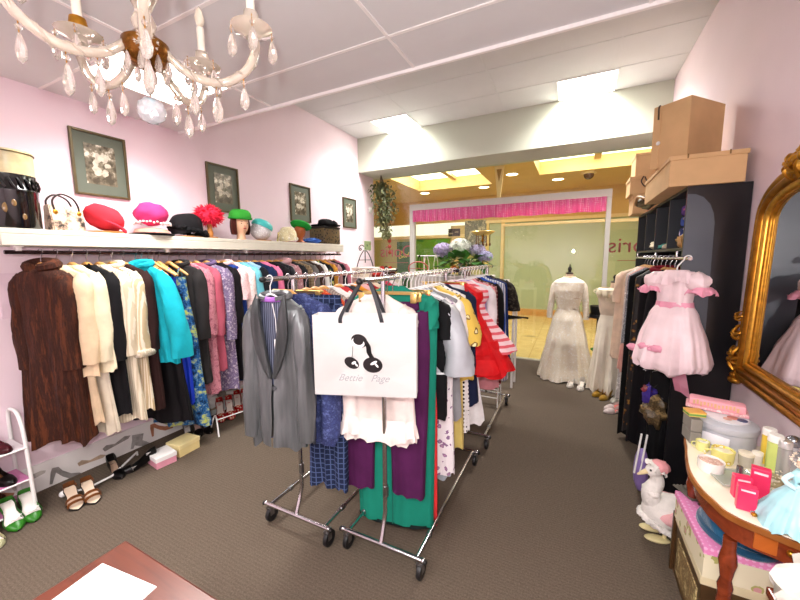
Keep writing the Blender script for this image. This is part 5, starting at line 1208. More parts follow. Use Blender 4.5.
shoe('court_shoe', 'white bridal shoe under the lace dress, right of the pair', fl(584, 383), fl(577, 395), WS, crm, h=.05, grp=G, L=.23)
OC = LEA('c59a35')
shoe('court_shoe', 'ochre yellow shoe farther from the wardrobe', fl(606, 392), fl(591, 398), OC, mat('8a6a2a'), h=.05, grp=G, L=.25)
shoe('court_shoe', 'ochre yellow shoe nearer the wardrobe', fl(614, 395), fl(597, 402), OC, mat('8a6a2a'), h=.05, grp=G, L=.25)
shoe('court_shoe', 'silver shoe tucked beside the ochre pair', fl(620, 398), fl(611, 405), LEA('cfcbc0'), crm, h=.05, grp=G, L=.22)
shoe('mule_shoe', 'white and coral slipper in front of the silver shoe', fl(621, 407), fl(604, 410), LEA('f3e6e2'), mat('e2766f'), kind='mule', grp=G, L=.23)
shoe('mule_shoe', 'second white and coral slipper nearest the camera', fl(622, 412), fl(605, 413), LEA('f3e6e2'), mat('e2766f'), kind='mule', grp=G, L=.23)
# little counter by the door
t = thing('side_table', 'small white side table by the glass door beyond the racks', 'table', (-.78, 4.55, 0))
obj('top', box(BM(), (0, 0, 1.04), (.34, .3, .02), bev=.004), WHITEP, t, smooth=False)
for sx in (-1, 1):
    for s2 in (-1, 1): obj('leg', box(BM(), (sx*.14, s2*.12, .515), (.025, .025, 1.03)), WHITEP, t, smooth=False)
t = thing('pink_carton', 'small white carton with pink lid on the side table by the door', 'box', (-.75, 4.55, 1.05))
obj('body', box(BM(), (0, 0, .045), (.16, .12, .09), bev=.003), WHITEP, t, smooth=False)
obj('lid', box(BM(), (0, 0, .105), (.17, .13, .03), bev=.003), mat('e7a9c0'), t, smooth=False)
obj('rosette', ell(BM(), (.02, 0, .135), (.03, .03, .022), 12, 7, jit=.6), satin('c2337f'), t)
t = thing('name_card', 'cream card standing on the side table beside the pink-lidded carton', 'card', (-.89, 4.5, 1.05), .2)
obj('card', box(BM(), (0, 0, .08), (.12, .004, .16), bev=.001), mat('f0e4cb', rough=.5), t, smooth=False)
obj('printed_panel', box(BM(), (0, -.003, .1), (.08, .002, .06)), mat('e7b3a0'), t, smooth=False)
# ================================================================== BLACK WARDROBE
WX0, WX1, WY0, WY1, WZ = .625, .935, 2.85, 4.75, 2.085
M_BLK = mat('15161a', rough=.45, var=.1)
t = thing('open_wardrobe', 'tall black open wardrobe with arch of painted light on end panel by the right wall', 'wardrobe', (WX1, WY0, 0))
def W(x0, x1, y0, y1, z0, z1, name, m=M_BLK, par=None, bev=.002):
    return obj(name, bxx(BM(), x0-WX1, x1-WX1, y0-WY0, y1-WY0, z0, z1, bev), m, par or t, smooth=False)
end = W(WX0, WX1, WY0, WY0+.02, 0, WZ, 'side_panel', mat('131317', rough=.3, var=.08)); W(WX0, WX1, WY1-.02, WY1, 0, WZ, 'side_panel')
W(WX1-.012, WX1, WY0+.02, WY1-.02, 0, WZ, 'back_panel'); W(WX0, WX1-.012, WY0+.02, WY1-.02, WZ-.02, WZ, 'top_panel')
W(WX0+.01, WX1-.012, WY0+.02, WY1-.02, .04, .06, 'bottom_panel')
for y in (3.32, 3.80, 4.28): W(WX0+.005, WX1-.012, y, y+.02, 1.70, WZ-.02, 'divider', mat('20242c', rough=.45))
W(WX0+.005, WX1-.012, WY0+.02, WY1-.02, 1.68, 1.70, 'shelf')
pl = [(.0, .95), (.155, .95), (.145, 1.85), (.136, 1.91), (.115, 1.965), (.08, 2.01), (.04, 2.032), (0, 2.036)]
obj('light_arch', prism(BM(), pl, .003, Matrix.Translation((WX0-WX1+.002, 0, 0)) @ Matrix.Rotation(PI/2, 4, 'X')), mat('4d545d', rough=.35, var=.12, scale=4), end, smooth=False)  # paler arch is light on the end panel, put in as a grey plate
WRX, WRZ = .625, 1.63
t = thing('clothes_rail', 'chrome clothes rail along the front of the black wardrobe', 'rail', (WRX, 2.66, WRZ))
b = BM(); tube(b, [(0, 0, 0), (0, 2.05, 0)], .011, 10); obj('tube', b, CHROME, t)
for y in (.30, 1.0, 1.95):
    b = BM(); box(b, (0, y, .028), (.02, .02, .042), bev=.003); obj('bracket', b, CHROME, t)
GW = 'clothes hanging in the black wardrobe'
def K(Y, name, label, cat, hem, m, **k):
    k.setdefault('grp', GW); k.setdefault('rz', -.1); k.setdefault('rail', 'wardrobe rail'); k.setdefault('w', .17); k.setdefault('t', .045)
    return garment(name, label, cat, k.pop('X', WRX), Y, WRZ, hem, m, **k)
BLKF = fab('0e0d10', rough=.7)
K(3.0, 'evening_dress', 'long black evening dress nearest the wardrobe end panel', 'dress', .10, BLKF, w=.13, flare=1.0, short='long black dress nearest the end panel', X=.665, ex={'hx': WRX})
K(3.13, 'coat', 'black coat behind the long black evening dress', 'coat', .16, fab('151318'), w=.14, flare=1.0, short='black coat in the wardrobe', X=.665, ex={'hx': WRX}, sl=(.6, .05, .045))
K(3.28, 'evening_dress', 'black dress with wine red collar in the wardrobe', 'dress', .12, fab('131014'), w=.15, ex={'collar': fab('7c1626')}, short='black dress with wine red collar')
K(3.43, 'sequin_dress', 'black dress with bronze sequin bands in the wardrobe', 'dress', .14, mat('151011', rough=.5, kind='floral', h2='7a4d1c', h3='b98a3f', scale=22.0), w=.165, short='bronze sequinned black dress')
K(3.58, 'long_coat', 'plain long black coat with floor-length hem in the wardrobe', 'coat', .05, fab('0c0c0e'), w=.19, flare=1.05, short='floor-length black coat')
K(3.74, 'tweed_jacket', 'grey speckled jacket between the black coat and blush tulle', 'jacket', .84, fab('8d8f95', kind='tweed', h2='5d6068', h3='b9bbc0', scale=44.0), w=.18, short='grey speckled jacket', rz=-.15)
K(3.88, 'tulle_dress', 'blush pink tulle dress with long hem', 'dress', .55, fab('e2a99c', rough=.7), w=.165, flare=1.2, short='blush pink tulle dress', amp=.02)
K(4.02, 'lace_dress', 'sheer white lace dress with grey pattern hem', 'dress', .20, fab('dcd6d0', kind='tweed', h2='b9b1ac', h3='f2eeea', scale=30.0), w=.165, flare=1.1, short='sheer white lace dress')
K(4.15, 'sheer_dress', 'pale peach sheer dress hung beside the satin gown', 'dress', .60, fab('ecd0b6', rough=.6), w=.22, flare=1.1, short='pale peach sheer dress', sl=(.3, .05, .045))

# frilly pink dress on the near end of the rail
PX, PY = .575, 2.70
M_PD = satin('f8e0e5'); M_PK = satin('eea3bb')
t = thing('party_dress', 'frilly pale pink child party dress hanging at the wardrobe end panel', 'dress', (PX, PY, WRZ), -.6)
b = BM(); body(b, [(-.075, .06, .04), (-.10, .09, .05), (-.20, .10, .06), (-.29, .095, .06), (-.31, .095, .062)], folds=4, amp=.006, seed=2, rows=8); obj('bodice', b, M_PD, t)
b = BM(); body(b, [(-.30, .096, .062), (-.37, .13, .10), (-.55, .18, .15), (-.69, .205, .175), (-.73, .195, .165), (-.745, .17, .145)], folds=10, amp=.022, seed=3, rows=20, S=100); obj('skirt', b, M_PD, t)
for sd in (-1, 1):
    b = BM(); ell(b, (sd*.115, -.005, -.15), (.065, .065, .06), 16, 10, jit=.25, seed=sd+4); obj('puff_sleeve', b, M_PD, t)
    b = BM(); body(b, [(-.18, .045, .05), (-.20, .065, .065), (-.225, .075, .07)], folds=9, amp=.012, seed=sd+9, off=(sd*.135, 0), rows=5, S=60); obj('sleeve_frill', b, M_PK, t)
b = BM(); body(b, [(-.085, .09, .055), (-.12, .115, .075), (-.16, .125, .085)], folds=13, amp=.014, seed=8, rows=6, S=90); obj('collar_frill', b, M_PD, t)
b = BM(); body(b, [(-.285, .10, .066), (-.325, .104, .07)], folds=3, amp=.002, seed=8, rows=3); obj('sash', b, M_PK, t)
for x, y, z in ((-.05, -.14, -.60), (-.16, -.06, -.64)):
    b = BM(); 
    for s in (-1, 1): ell(b, (x+s*.035, y-.018, z+.006), (.04, .016, .024), 10, 7, jit=.5, seed=s)
    ell(b, (x, y-.024, z), (.014, .014, .014), 8, 6); obj('bow', b, M_PK, t)
b = BM(); rws = []
for i in range(9):
    q = i/8; rws.append([Vector((.02+.05*q, -.05-.015*q, -.70-.17*q)), Vector((.065+.045*q, -.055-.02*q+.01*math.sin(q*5), -.70-.165*q)), Vector((.105+.045*q, -.05, -.70-.21*q))])
loft(b, rws, False); bmesh.ops.solidify(b, geom=b.faces[:], thickness=.003); obj('hanging_ribbon', b, M_PK, t)
b = BM(); ell(b, (.035, -.05, -.755), (.022, .016, .045), 10, 7, jit=.4); obj('ribbon_loop', b, M_PK, t)
t.scale = (.96, .96, .93)
th = thing('clothes_hanger', 'white plastic hanger holding the frilly pink party dress', 'hanger', (PX, PY, WRZ), 0, 'white plastic hangers')
b = BM(); tube(b, bez([(.066, 0, -.004), (.062, 0, .013), (.048, 0, .0185), (.033, 0, .010), (.028, 0, -.008), (.012, 0, -.03), (0, 0, -.05), (0, 0, -.08)], 5), .0042, 7); obj('hook', b, WHITEP, th)
b = BM(); tube(b, bez([(-.075, .05, -.125), (0, 0, -.08), (.075, -.05, -.125)], 6), .006, 6); obj('bar', b, WHITEP, th)

# things on the wardrobe shelves and floor
def blob_scarf(name, label, cat, loc, sz, m, seed): 
    return single(name, label, cat, ell(BM(), (0, 0, sz[2]), sz, 18, 12, jit=.5, seed=seed), m, loc)
t = thing('folded_scarves', 'stack of blue flowered scarves on the wardrobe shelf next to the end panel', 'scarves', (.78, 3.05, 1.70))
for k, (h, h2, h3) in enumerate((('2b3f8f', 'c04a5a', 'e9d9a0'), ('1f2f6a', 'd9c9e0', 'a03a6a'), ('3450a8', '14204a', 'e3b34a'), ('5a3a8a', 'd86a7a', 'f0d8a8'))):
    obj('scarf', box(BM(), (0, .01*math.sin(k*2), .035+.075*k), (.24, .2, .07), bev=.02), fab(h, kind='floral', h2=h2, h3=h3, scale=18.0), t)
blob_scarf('clutch_bag', 'gold and green clutch on the wardrobe shelf below the blue scarves', 'bag', (.66, 2.95, 1.70), (.05, .05, .045), mat('b58a4a', rough=.4, var=.4, scale=20), 3)
shoe('court_shoe', 'cream satin shoe standing on the wardrobe shelf', (.80, 3.5, 0), (.64, 3.42, 0), LEA('efe6d2'), crm, h=.06, z=1.70, L=.23)
blob_scarf('glove_bundle', 'teal gloves bundled on the wardrobe shelf', 'gloves', (.68, 3.62, 1.70), (.05, .11, .022), fab('3f8f86'), 5)
blob_scarf('stole', 'cream fur stole spilling on the wardrobe shelf', 'stole', (.69, 3.98, 1.70), (.06, .12, .04), fab('efe3c6'), 6)
t = thing('evening_bag', 'bronze gathered evening bag hanging low in the wardrobe opening', 'bag', (.575, 2.98, .33))
obj('pouch', ell(BM(), (0, 0, .20), (.075, .08, .11), 22, 14, jit=.5, seed=2), mat('6e5a3a', rough=.45, kind='tweed', h2='3d2f1f', h3='a58a5c', scale=16.0), t)
b = BM(); tube(b, bez([(-.05, 0, .28), (-.03, 0, .36), (.06, 0, .46), (.075, .04, .50)], 5), .005, 6); obj('strap', b, BLACKP, t)
b = BM(); box(b, (0, 0, .305), (.12, .05, .02), bev=.006); obj('clasp_frame', b, STEEL, t)
t = thing('fabric_flower', 'white and silver corsage fixed above the bronze evening bag', 'corsage', (.50, 2.86, .90))
b = BM(); flower_head(b, (0, 0, 0), .055, 4, 40); obj('petals', b, fab('d9d9dc'), t); obj('pin', ell(BM(), (0, 0, 0), (.02, .02, .02), 8, 6), STEEL, t)
t = thing('purple_pouch', 'violet and red evening pouch deep in the wardrobe opening', 'bag', (.545, 3.0, .555))
obj('pouch', ell(BM(), (0, 0, .08), (.05, .06, .08), 14, 9, jit=.5, seed=9), satin('43328f'), t); obj('flap', ell(BM(), (-.02, 0, .12), (.035, .05, .03), 12, 7, jit=.4), satin('7a1f2e'), t)
t = thing('beaded_bag', 'lilac beaded bag with white strap by the goose bonnet', 'bag', (.485, 2.78, .0))
obj('body', ell(BM(), (0, 0, .165), (.045, .06, .16), 14, 9, jit=.1, seed=1), satin('8f78b8'), t)
for s in (-.016, .016):
    b = BM(); tube(b, [(-.03+s, -.055, .16), (.0+s, -.03, .44)], .006, 6); obj('strap', b, WHITEP, t)

# ------------------------------------------------------------------ cardboard boxes on the wardrobe
def carton(label, loc, s, rz, lidh, lidm=CARD, tape=True):
    t = thing('cardboard_box', label, 'box', loc, rz)
    w, d, h = s
    obj('carton', box(BM(), (0, 0, h/2), (w, d, h), bev=.003), CARD, t, smooth=False)
    if lidh: obj('lid', box(BM(), (0, 0, h-lidh/2+.003), (w+.014, d+.014, lidh), bev=.004), lidm, t, smooth=False)
    return t
c = carton('long flat cardboard box lying directly on the wardrobe top', (.705, 3.26, WZ), (.37, .86, .185), 0, .028)
b = BM()
for q in (-.10, .10): tube(b, [(q, -.446, .19), (q, -.446, .165)], .004, 6)
obj('staple', b, mat('8a6a3a', rough=.4, metal=.6), c)
# tall carton turned on its corner
c0 = Vector((.645, 3.04)); e1 = Vector((.255, .29)); e2 = Vector((-.165, .145))
L1, L2 = e1.length, e2.length; mid = c0+e1/2+e2/2; rz = math.atan2(e1.y, e1.x)
c = carton('tall cardboard box turned on its corner, topmost of the wardrobe stack', (mid.x, mid.y, WZ+.19), (L1, L2, .425), rz, 0)
obj('side_lid', box(BM(), (-L1/2+.0, L2/2-.012, .2125), (L1*.0+.012, .05, .43), bev=.003), CARD, c, smooth=False)
b = BM(); tube(b, bez([(-L1/2-.012, L2/2-.03, .425), (-L1/2-.03, L2/2-.035, .40), (-L1/2-.018, L2/2-.03, .33)], 5), .006, 6); obj('handle', b, mat('4a3420', rough=.5), c)
obj('button', ell(BM(), (-L1/2-.012, L2/2-.035, .17), (.008, .014, .014), 10, 6), WHITEP, c)
EY = 4.45
t1 = carton('small cardboard box with folded scarves beside it, lowest at the far end of the wardrobe', (.655, 4.55, WZ), (.27, .30, .19), 0, .03)
t2 = carton('small cardboard box with black loop, middle of the far stack', (.635, 4.55, WZ+.195), (.30, .32, .175), 0, .035)
b = BM(); tube(b, bez([(-.04, -.172, .17), (-.06, -.185, .12), (-.03, -.19, .07), (-.01, -.185, .10), (-.03, -.172, .165)], 5), .006, 6); obj('cord_loop', b, mat('3a2a1c'), t2)
t3 = carton('cardboard box with slanted lid, topmost of the far stack', (.67, 4.55, WZ+.375), (.30, .32, .20), .0, 0)
obj('lid', box(BM(), (0, 0, .21), (.31, .33, .03), bev=.004, M=Matrix.Rotation(-.0, 4, 'X')), CARD, t3, smooth=False)
t = thing('shoulder_bag', 'dark brown and tan bags squeezed under the long cardboard box', 'bag', (.58, 3.95, WZ))
obj('body', ell(BM(), (0, 0, .06), (.07, .2, .06), 18, 10, jit=.5, seed=7), mat('3a2418', rough=.4, var=.4, scale=12), t)
b = BM(); tube(b, bez([(-.05, -.2, .06), (-.09, -.1, .09), (-.085, .05, .05), (-.06, .2, .06)], 5), .012, 6); obj('strap', b, mat('b98a58', rough=.5), t)

# ================================================================== GOLD MIRROR
# local: u towards the camera (-Y), v up, n into the room (-X)
MM = Matrix(((0, -.075, -1, .935), (-1, 0, 0, 2.015), (0, 1, -.0, .955), (0, 0, 0, 1)))
MM = Matrix(((0, .02, -1, .905), (-1, 0, 0, 2.015), (0, .9998, .02, .955), (0, 0, 0, 1)))
t = thing('gold_mirror', 'large ornate gold framed arched mirror on the right wall', 'mirror', (.905, 2.015, .955))
T0 = Matrix.Translation((-.905, -2.015, -.955))
ML = T0 @ MM
HWm, VH = .60, .86
path = [(-HWm, 0)] + [(-HWm, VH*i/6) for i in range(1, 7)]
for i in range(1, 24):
    a = PI-PI*i/24; path.append((HWm*math.copysign(abs(math.cos(a))**.75, math.cos(a)), VH+.25*math.sin(a)**.8))
path += [(HWm, VH*(6-i)/6) for i in range(0, 7)]
def inset(d):
    out = []
    for (u, v) in path:
        su = (HWm-d)/HWm; out.append((u*su, max(v, 0)*(1-0) - (d if v > VH else 0)*((v-VH)/.25)+ (d if v <= 0 else 0)))
    return out
def swp(d, r, n, name, m, par=None, closed=True):
    b = BM(); tube(b, [ML @ Vector((u, v, n)) for u, v in inset(d)], r, 10, closed=closed); return obj(name, b, m, par or t)
swp(0, .026, .018, 'frame', GOLD); swp(.04, .024, .026, 'frame_moulding', mat('a8701f', rough=.3, metal=.85, var=.3, scale=30)); swp(.078, .018, .02, 'inner_bead', mat('d9a541', rough=.28, metal=.85, var=.2, scale=40)); swp(.098, .009, .012, 'sight_edge', GOLD)
b = BM(); prism(b, inset(.09), .004, ML @ Matrix.Translation((0, 0, .004))); obj('mirror_glass', b, mat('e8ecee', rough=.015, metal=1.0, var=.0), t, smooth=False)
b = BM(); prism(b, inset(.0), .004, ML @ Matrix.Translation((0, 0, -.004))); obj('back_board', b, mat('5a4326', rough=.7), t, smooth=False)
def leafy(cx, cz_, sc, seed, n=9, spread=2*PI, a0=0, name='ornament'):
    b = BM(); rr = random.Random(seed)
    for k in range(n):
        a = a0+spread*k/n; R_ = sc*(.7+.4*rr.random())
        pts = bez([(cx, cz_, .04), (cx+R_*.5*math.cos(a), cz_+R_*.5*math.sin(a), .06), (cx+R_*math.cos(a+.35), cz_+R_*math.sin(a+.35), .04), (cx+R_*.8*math.cos(a+.8), cz_+R_*.8*math.sin(a+.8), .05)], 4)
        tube(b, [ML @ p for p in pts], [.022*sc/.1*(1-.75*i/(len(pts)-1)) for i in range(len(pts))], 6)
    ell(b, ML @ Vector((cx, cz_, .05)), (.03*sc/.1, .03*sc/.1, .03*sc/.1), 10, 7)
    return obj(name, b, GOLD, t)
leafy(0, VH+.28, .13, 1, 11, name='crest'); leafy(-.17, VH+.265, .10, 2, 8, name='crest_scroll'); leafy(.17, VH+.265, .10, 3, 8, name='crest_scroll'); leafy(-.29, VH+.245, .075, 4, 7, name='crest_scroll'); leafy(.29, VH+.245, .075, 5, 7, name='crest_scroll')
for s in (-1, 1):
    leafy(s*(HWm+.02), .10, .07, 6+s, 7, name='corner_ornament'); leafy(s*(HWm+.03), .24, .05, 9+s, 6, name='corner_ornament'); leafy(s*(HWm+.025), .34, .035, 13+s, 6, name='corner_ornament')
    b = BM()
    for v, r in ((-.03, .034), (0.0, .028), (.045, .02), (.07, .026)): ell(b, ML @ Vector((s*(HWm+.015), v, .03)), (r, r*1.2, r*.7), 12, 8)
    obj('foot', b, GOLD, t)

# ================================================================== DRESSING TABLE
TZ = .75
t = thing('dressing_table', 'serpentine wooden dressing table with cream top along the right wall', 'table', (.74, 1.7, 0))
pl = [(.935, 2.15), (.60, 2.15), (.54, 2.12), (.515, 2.0), (.494, 1.904), (.474, 1.769), (.48, 1.65), (.50, 1.583), (.516, 1.535), (.541, 1.508), (.573, 1.488), (.627, 1.466), (.68, 1.445), (.78, 1.42), (.935, 1.41)]
loc = [(x-.74, y-1.7) for x, y in pl]
def dense(P, n=5):
    q = bez([(x, y, 0) for x, y in P], n); return [(v.x, v.y) for v in q]
core = dense(loc)
def shrink(P, k): return [(x+(0.0-x)*k, y+(.08-y)*k*.9) for x, y in P]
TW = mat('8a3a1c', rough=.25, kind='wood', h2='64260f', scale=5, coat=.3, stretch=(4, 1, 4))
obj('top_edge', prism(BM(), core, .022, Matrix.Translation((0, 0, TZ-.026))), mat('a5672f', rough=.3, kind='wood', h2='7d4519', scale=6), t, smooth=False)
obj('top', prism(BM(), shrink(core, .03), .004, Matrix.Translation((0, 0, TZ-.004))), mat('f1e7d2', rough=.2, var=.05, scale=3), t, smooth=False)
obj('apron', prism(BM(), shrink(core, .12), 0.085, Matrix.Translation((0, 0, TZ-.111))), TW, t, smooth=False)
d = obj('drawer', box(BM(), (-.06, -.205, TZ-.069), (.17, .014, .068), rz=-.26, bev=.003), mat('c4682a', rough=.3, kind='wood', h2='a04f1b', scale=5), t, smooth=False)
obj('knob', ell(BM(), (-.063, -.217, TZ-.069), (.011, .011, .011), 10, 7), GOLD, d)
LEGP = [(r*.66, z) for r, z in [(0, 0), (.014, 0), (.02, .02), (.016, .06), (.026, .22), (.036, .34), (.03, .40), (.036, .43), (.026, .46), (.034, .50), (.042, .53), (.036, .56), (.030, .58), (.030, TZ-.125), (0, TZ-.125)]]
for x, y in ((.558, 1.57), (.575, 2.06), (.88, 1.47), (.88, 2.08)):
    l = obj('leg', lathe(BM(), LEGP, 20, o=(x-.74, y-1.7, 0)), TW, t)
TT = TZ+.0005
def on(px, py): p = fl(px, py, TZ); return (p.x, p.y, TT)
# hat tin stack / satin box
t = thing('satin_box', 'large oval silver-grey satin box with rose printed lid at the back of the table', 'box', (fl(724, 441, TZ).x, fl(724, 441, TZ).y, TT), .12)
SB = satin('c3c4cb')
b = BM(); lathe(b, [(0, 0), (.118, 0), (.124, .02), (.124, .10), (.118, .105), (0, .105)], 40, sx=.88, sy=.92); obj('base', b, SB, t)
b = BM(); lathe(b, [(.128, .105), (.132, .12), (.130, .145), (.10, .165), (0, .172)], 40, sx=.88, sy=.92); obj('lid', b, SB, t)
b = BM(); lathe(b, [(0, .1745), (.085, .169), (.085, .166), (0, .168)], 36, sx=.9, sy=.95); lid = obj('lid_label', b, mat('f1eef2', rough=.4), t)
b = BM(); tube(b, [(.087*.9*math.cos(2*PI*k/40), .087*.95*math.sin(2*PI*k/40), .168) for k in range(40)], .004, 6, closed=True); obj('lid_cord', b, mat('d9d9de', rough=.3), t)
for x, y, c, r in ((.02, -.01, 'd98a7a', .022), (.045, -.03, '3f4f7a', .02), (-.01, -.03, 'e3b3a0', .016)):
    obj('printed_rose', lathe(BM(), [(0, .1775), (r, .176), (r, .172), (0, .172)], 14, o=(x, y, 0)), mat(c, var=.3, scale=40), t)
b = BM(); box(b, (-.075, -.092, .055), (.10, .006, .07), rz=-.7, bev=.002); obj('front_label', b, mat('eceaf0', rough=.4), t)
t.scale = (1, 1, .72)
t = thing('grey_boxes', 'two flat grey boxes stacked at the far corner of the table', 'boxes', (.575, 2.085, TT), .1)
for k in range(2): obj('box_body', box(BM(), (-.02, 0, .03+.062*k), (.045, .10, .06), bev=.004), mat('8d8880', rough=.5), t, smooth=False)
t = thing('padded_cushion', 'long pink padded cushion with faint gold pattern lying on the satin box', 'cushion', (fl(724, 441, TZ).x-.02, fl(724, 441, TZ).y+.075, TT+.1255), -.25)
obj('pad', box(BM(), (0, 0, .031), (.215, .075, .042), bev=.012), mat('f2a8b4', rough=.6, var=.1), t)
obj('lace_edge', box(BM(), (0, 0, .008), (.235, .095, .016), bev=.005), fab('f3c3c4', kind='tweed', h2='e49aa6', h3='f8dcd8', scale=60.0), t)
b = BM(); rr = random.Random(5)
for k in range(13):
    x = -.085+.0135*k; box(b, (x, -.038, .031+.004*rr.uniform(-1, 1)), (.006+.004*rr.random(), .002, .016+.008*rr.random()))
pt_ = obj('gold_pattern', b, mat('dcae84', rough=.5), t)
t = thing('yellow_book', 'yellow and green booklet beside the long pink padded cushion', 'booklet', (.575, 2.09, TT+.1245), .2)
obj('pages', box(BM(), (-.015, 0, .012), (.07, .06, .02), bev=.002), mat('e7cf6a', rough=.5, kind='stripe', h2='6a9a4a', scale=14.0), t, smooth=False)
obj('cover', box(BM(), (-.015, 0, .0235), (.072, .062, .003)), mat('e0a24a'), t, smooth=False)
def cup(name, label, loc, r, h, m, inner, cat, handle=False, lid=None):
    t = thing(name, label, cat, loc)
    obj('body', lathe(BM(), [(0, 0), (r*.8, 0), (r*.95, h*.2), (r, h), (r*.94, h), (r*.88, h*.25), (0, h*.18)], 26), m, t)
    if inner: obj('contents', ell(BM(), (0, 0, h*.78), (r*.88, r*.88, h*.16), 16, 8, jit=.4), inner, t)
    if handle:
        b = BM(); tube(b, bez([(-r, 0, h*.8), (-r*1.5, 0, h*.7), (-r*1.45, 0, h*.35), (-r*.93, 0, h*.25)], 5), r*.09, 8); obj('handle', b, m, t)
    if lid: obj('lid', lathe(BM(), [(0, h), (r*1.04, h), (r*1.04, h+.012), (0, h+.016)], 26), lid, t)
    return t
CHI = mat('e9e59a', rough=.25, kind='floral', h2='c9cf4a', h3='f5f1d0', scale=30.0)
cup('tea_cup', 'small yellow-green china cup at the front left of the satin box', on(702, 450), .026, .045, CHI, mat('f2efdc'), 'cup', True)
cup('tea_pot', 'yellow flowered china pot in front of the satin box', on(722, 462), .040, .06, mat('e6dd86', rough=.25, kind='floral', h2='d5b94a', h3='f6f0cf', scale=26.0), mat('efe6c0'), 'pot', True)
cup('powder_bowl', 'round white bowl with pink potpourri at the table edge', on(710, 471), .045, .05, mat('f4efe9', rough=.25), mat('d9b3a0', kind='tweed', h2='b98d7c', h3='f0dccf', scale=50.0), 'bowl')
cup('glass_jar', 'clear glass jar with cream lid beside the flowered pot', on(745, 466), .025, .05, mat('e3dccb', rough=.1, trans=.4), mat('e9c9b3'), 'jar', lid=mat('e9dfc8', rough=.3))
cup('cream_jar', 'narrow cream jar behind the hot pink boxes', on(756, 468), .017, .06, mat('d9d2c4', rough=.3), None, 'jar', lid=mat('efe9dc', rough=.3))
def tube_can(label, px, py, r, h, m, cap):
    t = thing('tall_tube', label, 'tube', on(px, py), 0, 'tall tubes at the back of the table')
    obj('body', lathe(BM(), [(0, 0), (r, 0), (r, h), (r*.8, h+.004), (0, h+.004)], 22), m, t); obj('cap', lathe(BM(), [(0, h+.004), (r*1.03, h+.004), (r*1.03, h+.03), (r*.9, h+.034), (0, h+.034)], 22), cap, t)
tube_can('tall yellow tube with white cap beneath the mirror', 766, 463, .022, .125, mat('ecc94a', rough=.3), mat('f1efe8', rough=.3))
tube_can('tall lime green tube with white cap beneath the mirror', 772, 472, .024, .13, mat('c9d678', rough=.3), mat('f4f2ec', rough=.3))
tube_can('tall silver tube beside the lime green tube', 781, 476, .022, .12, mat('c5c7c4', rough=.2, metal=.6), mat('dcdcd8', rough=.2, metal=.5))
t = thing('perfume_bottle', 'round silver perfume bottle behind the silver tube', 'bottle', on(790, 470))
obj('flask', lathe(BM(), [(0, 0), (.03, 0), (.045, .03), (.04, .07), (.016, .09), (.016, .105), (0, .105)], 22), mat('c9cbd0', rough=.12, metal=.5), t); obj('stopper', ell(BM(), (0, 0, .125), (.026, .026, .026), 14, 9), mat('9a9ca2', rough=.12, metal=.8), t)
t = thing('flower_wreath', 'small ring of cream flowers in front of the green tube', 'wreath', on(770, 482))
b = BM(); tube(b, [(.04*math.cos(2*PI*k/20), .04*math.sin(2*PI*k/20), .012) for k in range(20)], .011, 7, closed=True); obj('ring', b, mat('9a8f6a'), t)
b = BM()
for k in range(10): flower_head(b, (.04*math.cos(k*.63), .04*math.sin(k*.63), .028), .014, k, 8)
obj('flowers', b, fab('f1e6cf'), t)
t = thing('glass_tray', 'pale glass tray on the table behind the hot pink boxes', 'tray', on(735, 480), .3)
obj('plate', box(BM(), (0, 0, .006), (.15, .11, .008), bev=.002), mat('d6e0d2', rough=.08, trans=.5), t, smooth=False); b = BM(); tube(b, [(-.078, -.058, .01), (.078, -.058, .01), (.078, .058, .01), (-.078, .058, .01)], .005, 6, closed=True); obj('rim', b, mat('cdd3c8', rough=.15, metal=.4), t)
PB = mat('e8305f', rough=.35)
def pinkbox(label, px, py, s, rz):
    t = thing('perfume_box', label, 'box', on(px, py), rz, 'hot pink perfume boxes'); w, d, h = s
    obj('carton', box(BM(), (0, 0, h/2), s, bev=.002), PB, t, smooth=False); obj('label_strip', box(BM(), (0, -d/2-.001, h*.86), (w*.7, .002, h*.07)), mat('f7d9df'), t, smooth=False)
    return t
pinkbox('hot pink carton at the front of the group, shortest and nearest the table edge', 745, 509, (.052, .03, .088), -.15)
pinkbox('hot pink carton standing behind the front one on its window side', 740, 497, (.05, .03, .085), .05)
pinkbox('tallest hot pink carton with white strip, nearest the blue doll', 758, 497, (.052, .032, .115), -.3)
t = thing('nail_varnish', 'small dark red varnish bottle with silver cap behind the hot pink boxes', 'bottle', on(738, 484))
obj('flask', lathe(BM(), [(0, 0), (.015, 0), (.016, .03), (.009, .04), (0, .04)], 14), mat('6d0f1d', rough=.15), t); obj('cap', lathe(BM(), [(0, .04), (.011, .04), (.010, .075), (0, .077)], 14), mat('8f8f93', rough=.2, metal=.8), t)
t = thing('silver_necklace', 'silver bead necklace draped beside the hot pink boxes', 'necklace', on(757, 512)); b = BM()
for k in range(24): ell(b, (-.02+.012*math.sin(k*.9), -.02+.006*k*.8, .007), (.006, .006, .006), 6, 5)
obj('beads', b, mat('b9b9bc', rough=.2, metal=.9), t); obj('clasp', ell(BM(), (-.02, -.035, .008), (.009, .009, .007), 8, 6), GOLD, t)
p = Vector(on(790, 527)); 
t = thing('crinoline_doll', 'doll in wide pale blue satin crinoline at the right edge of the table', 'doll', (p.x+.02, p.y+.01, TT))
b = BM(); body(b, [(.175, .026, .024), (.15, .04, .038), (.09, .078, .075), (.03, .108, .105), (.0, .118, .115)], folds=11, amp=.010, seed=3, rows=16, S=90); obj('skirt', b, satin('a9dbe3'), t)
b = BM(); body(b, [(.225, .02, .016), (.205, .032, .022), (.175, .026, .022)], folds=3, amp=.001, seed=3, cap=True); obj('bodice', b, satin('a9dbe3'), t)
obj('head', ell(BM(), (0, 0, .25), (.022, .022, .026), 14, 10), mat('f0cdb4', rough=.4), t)
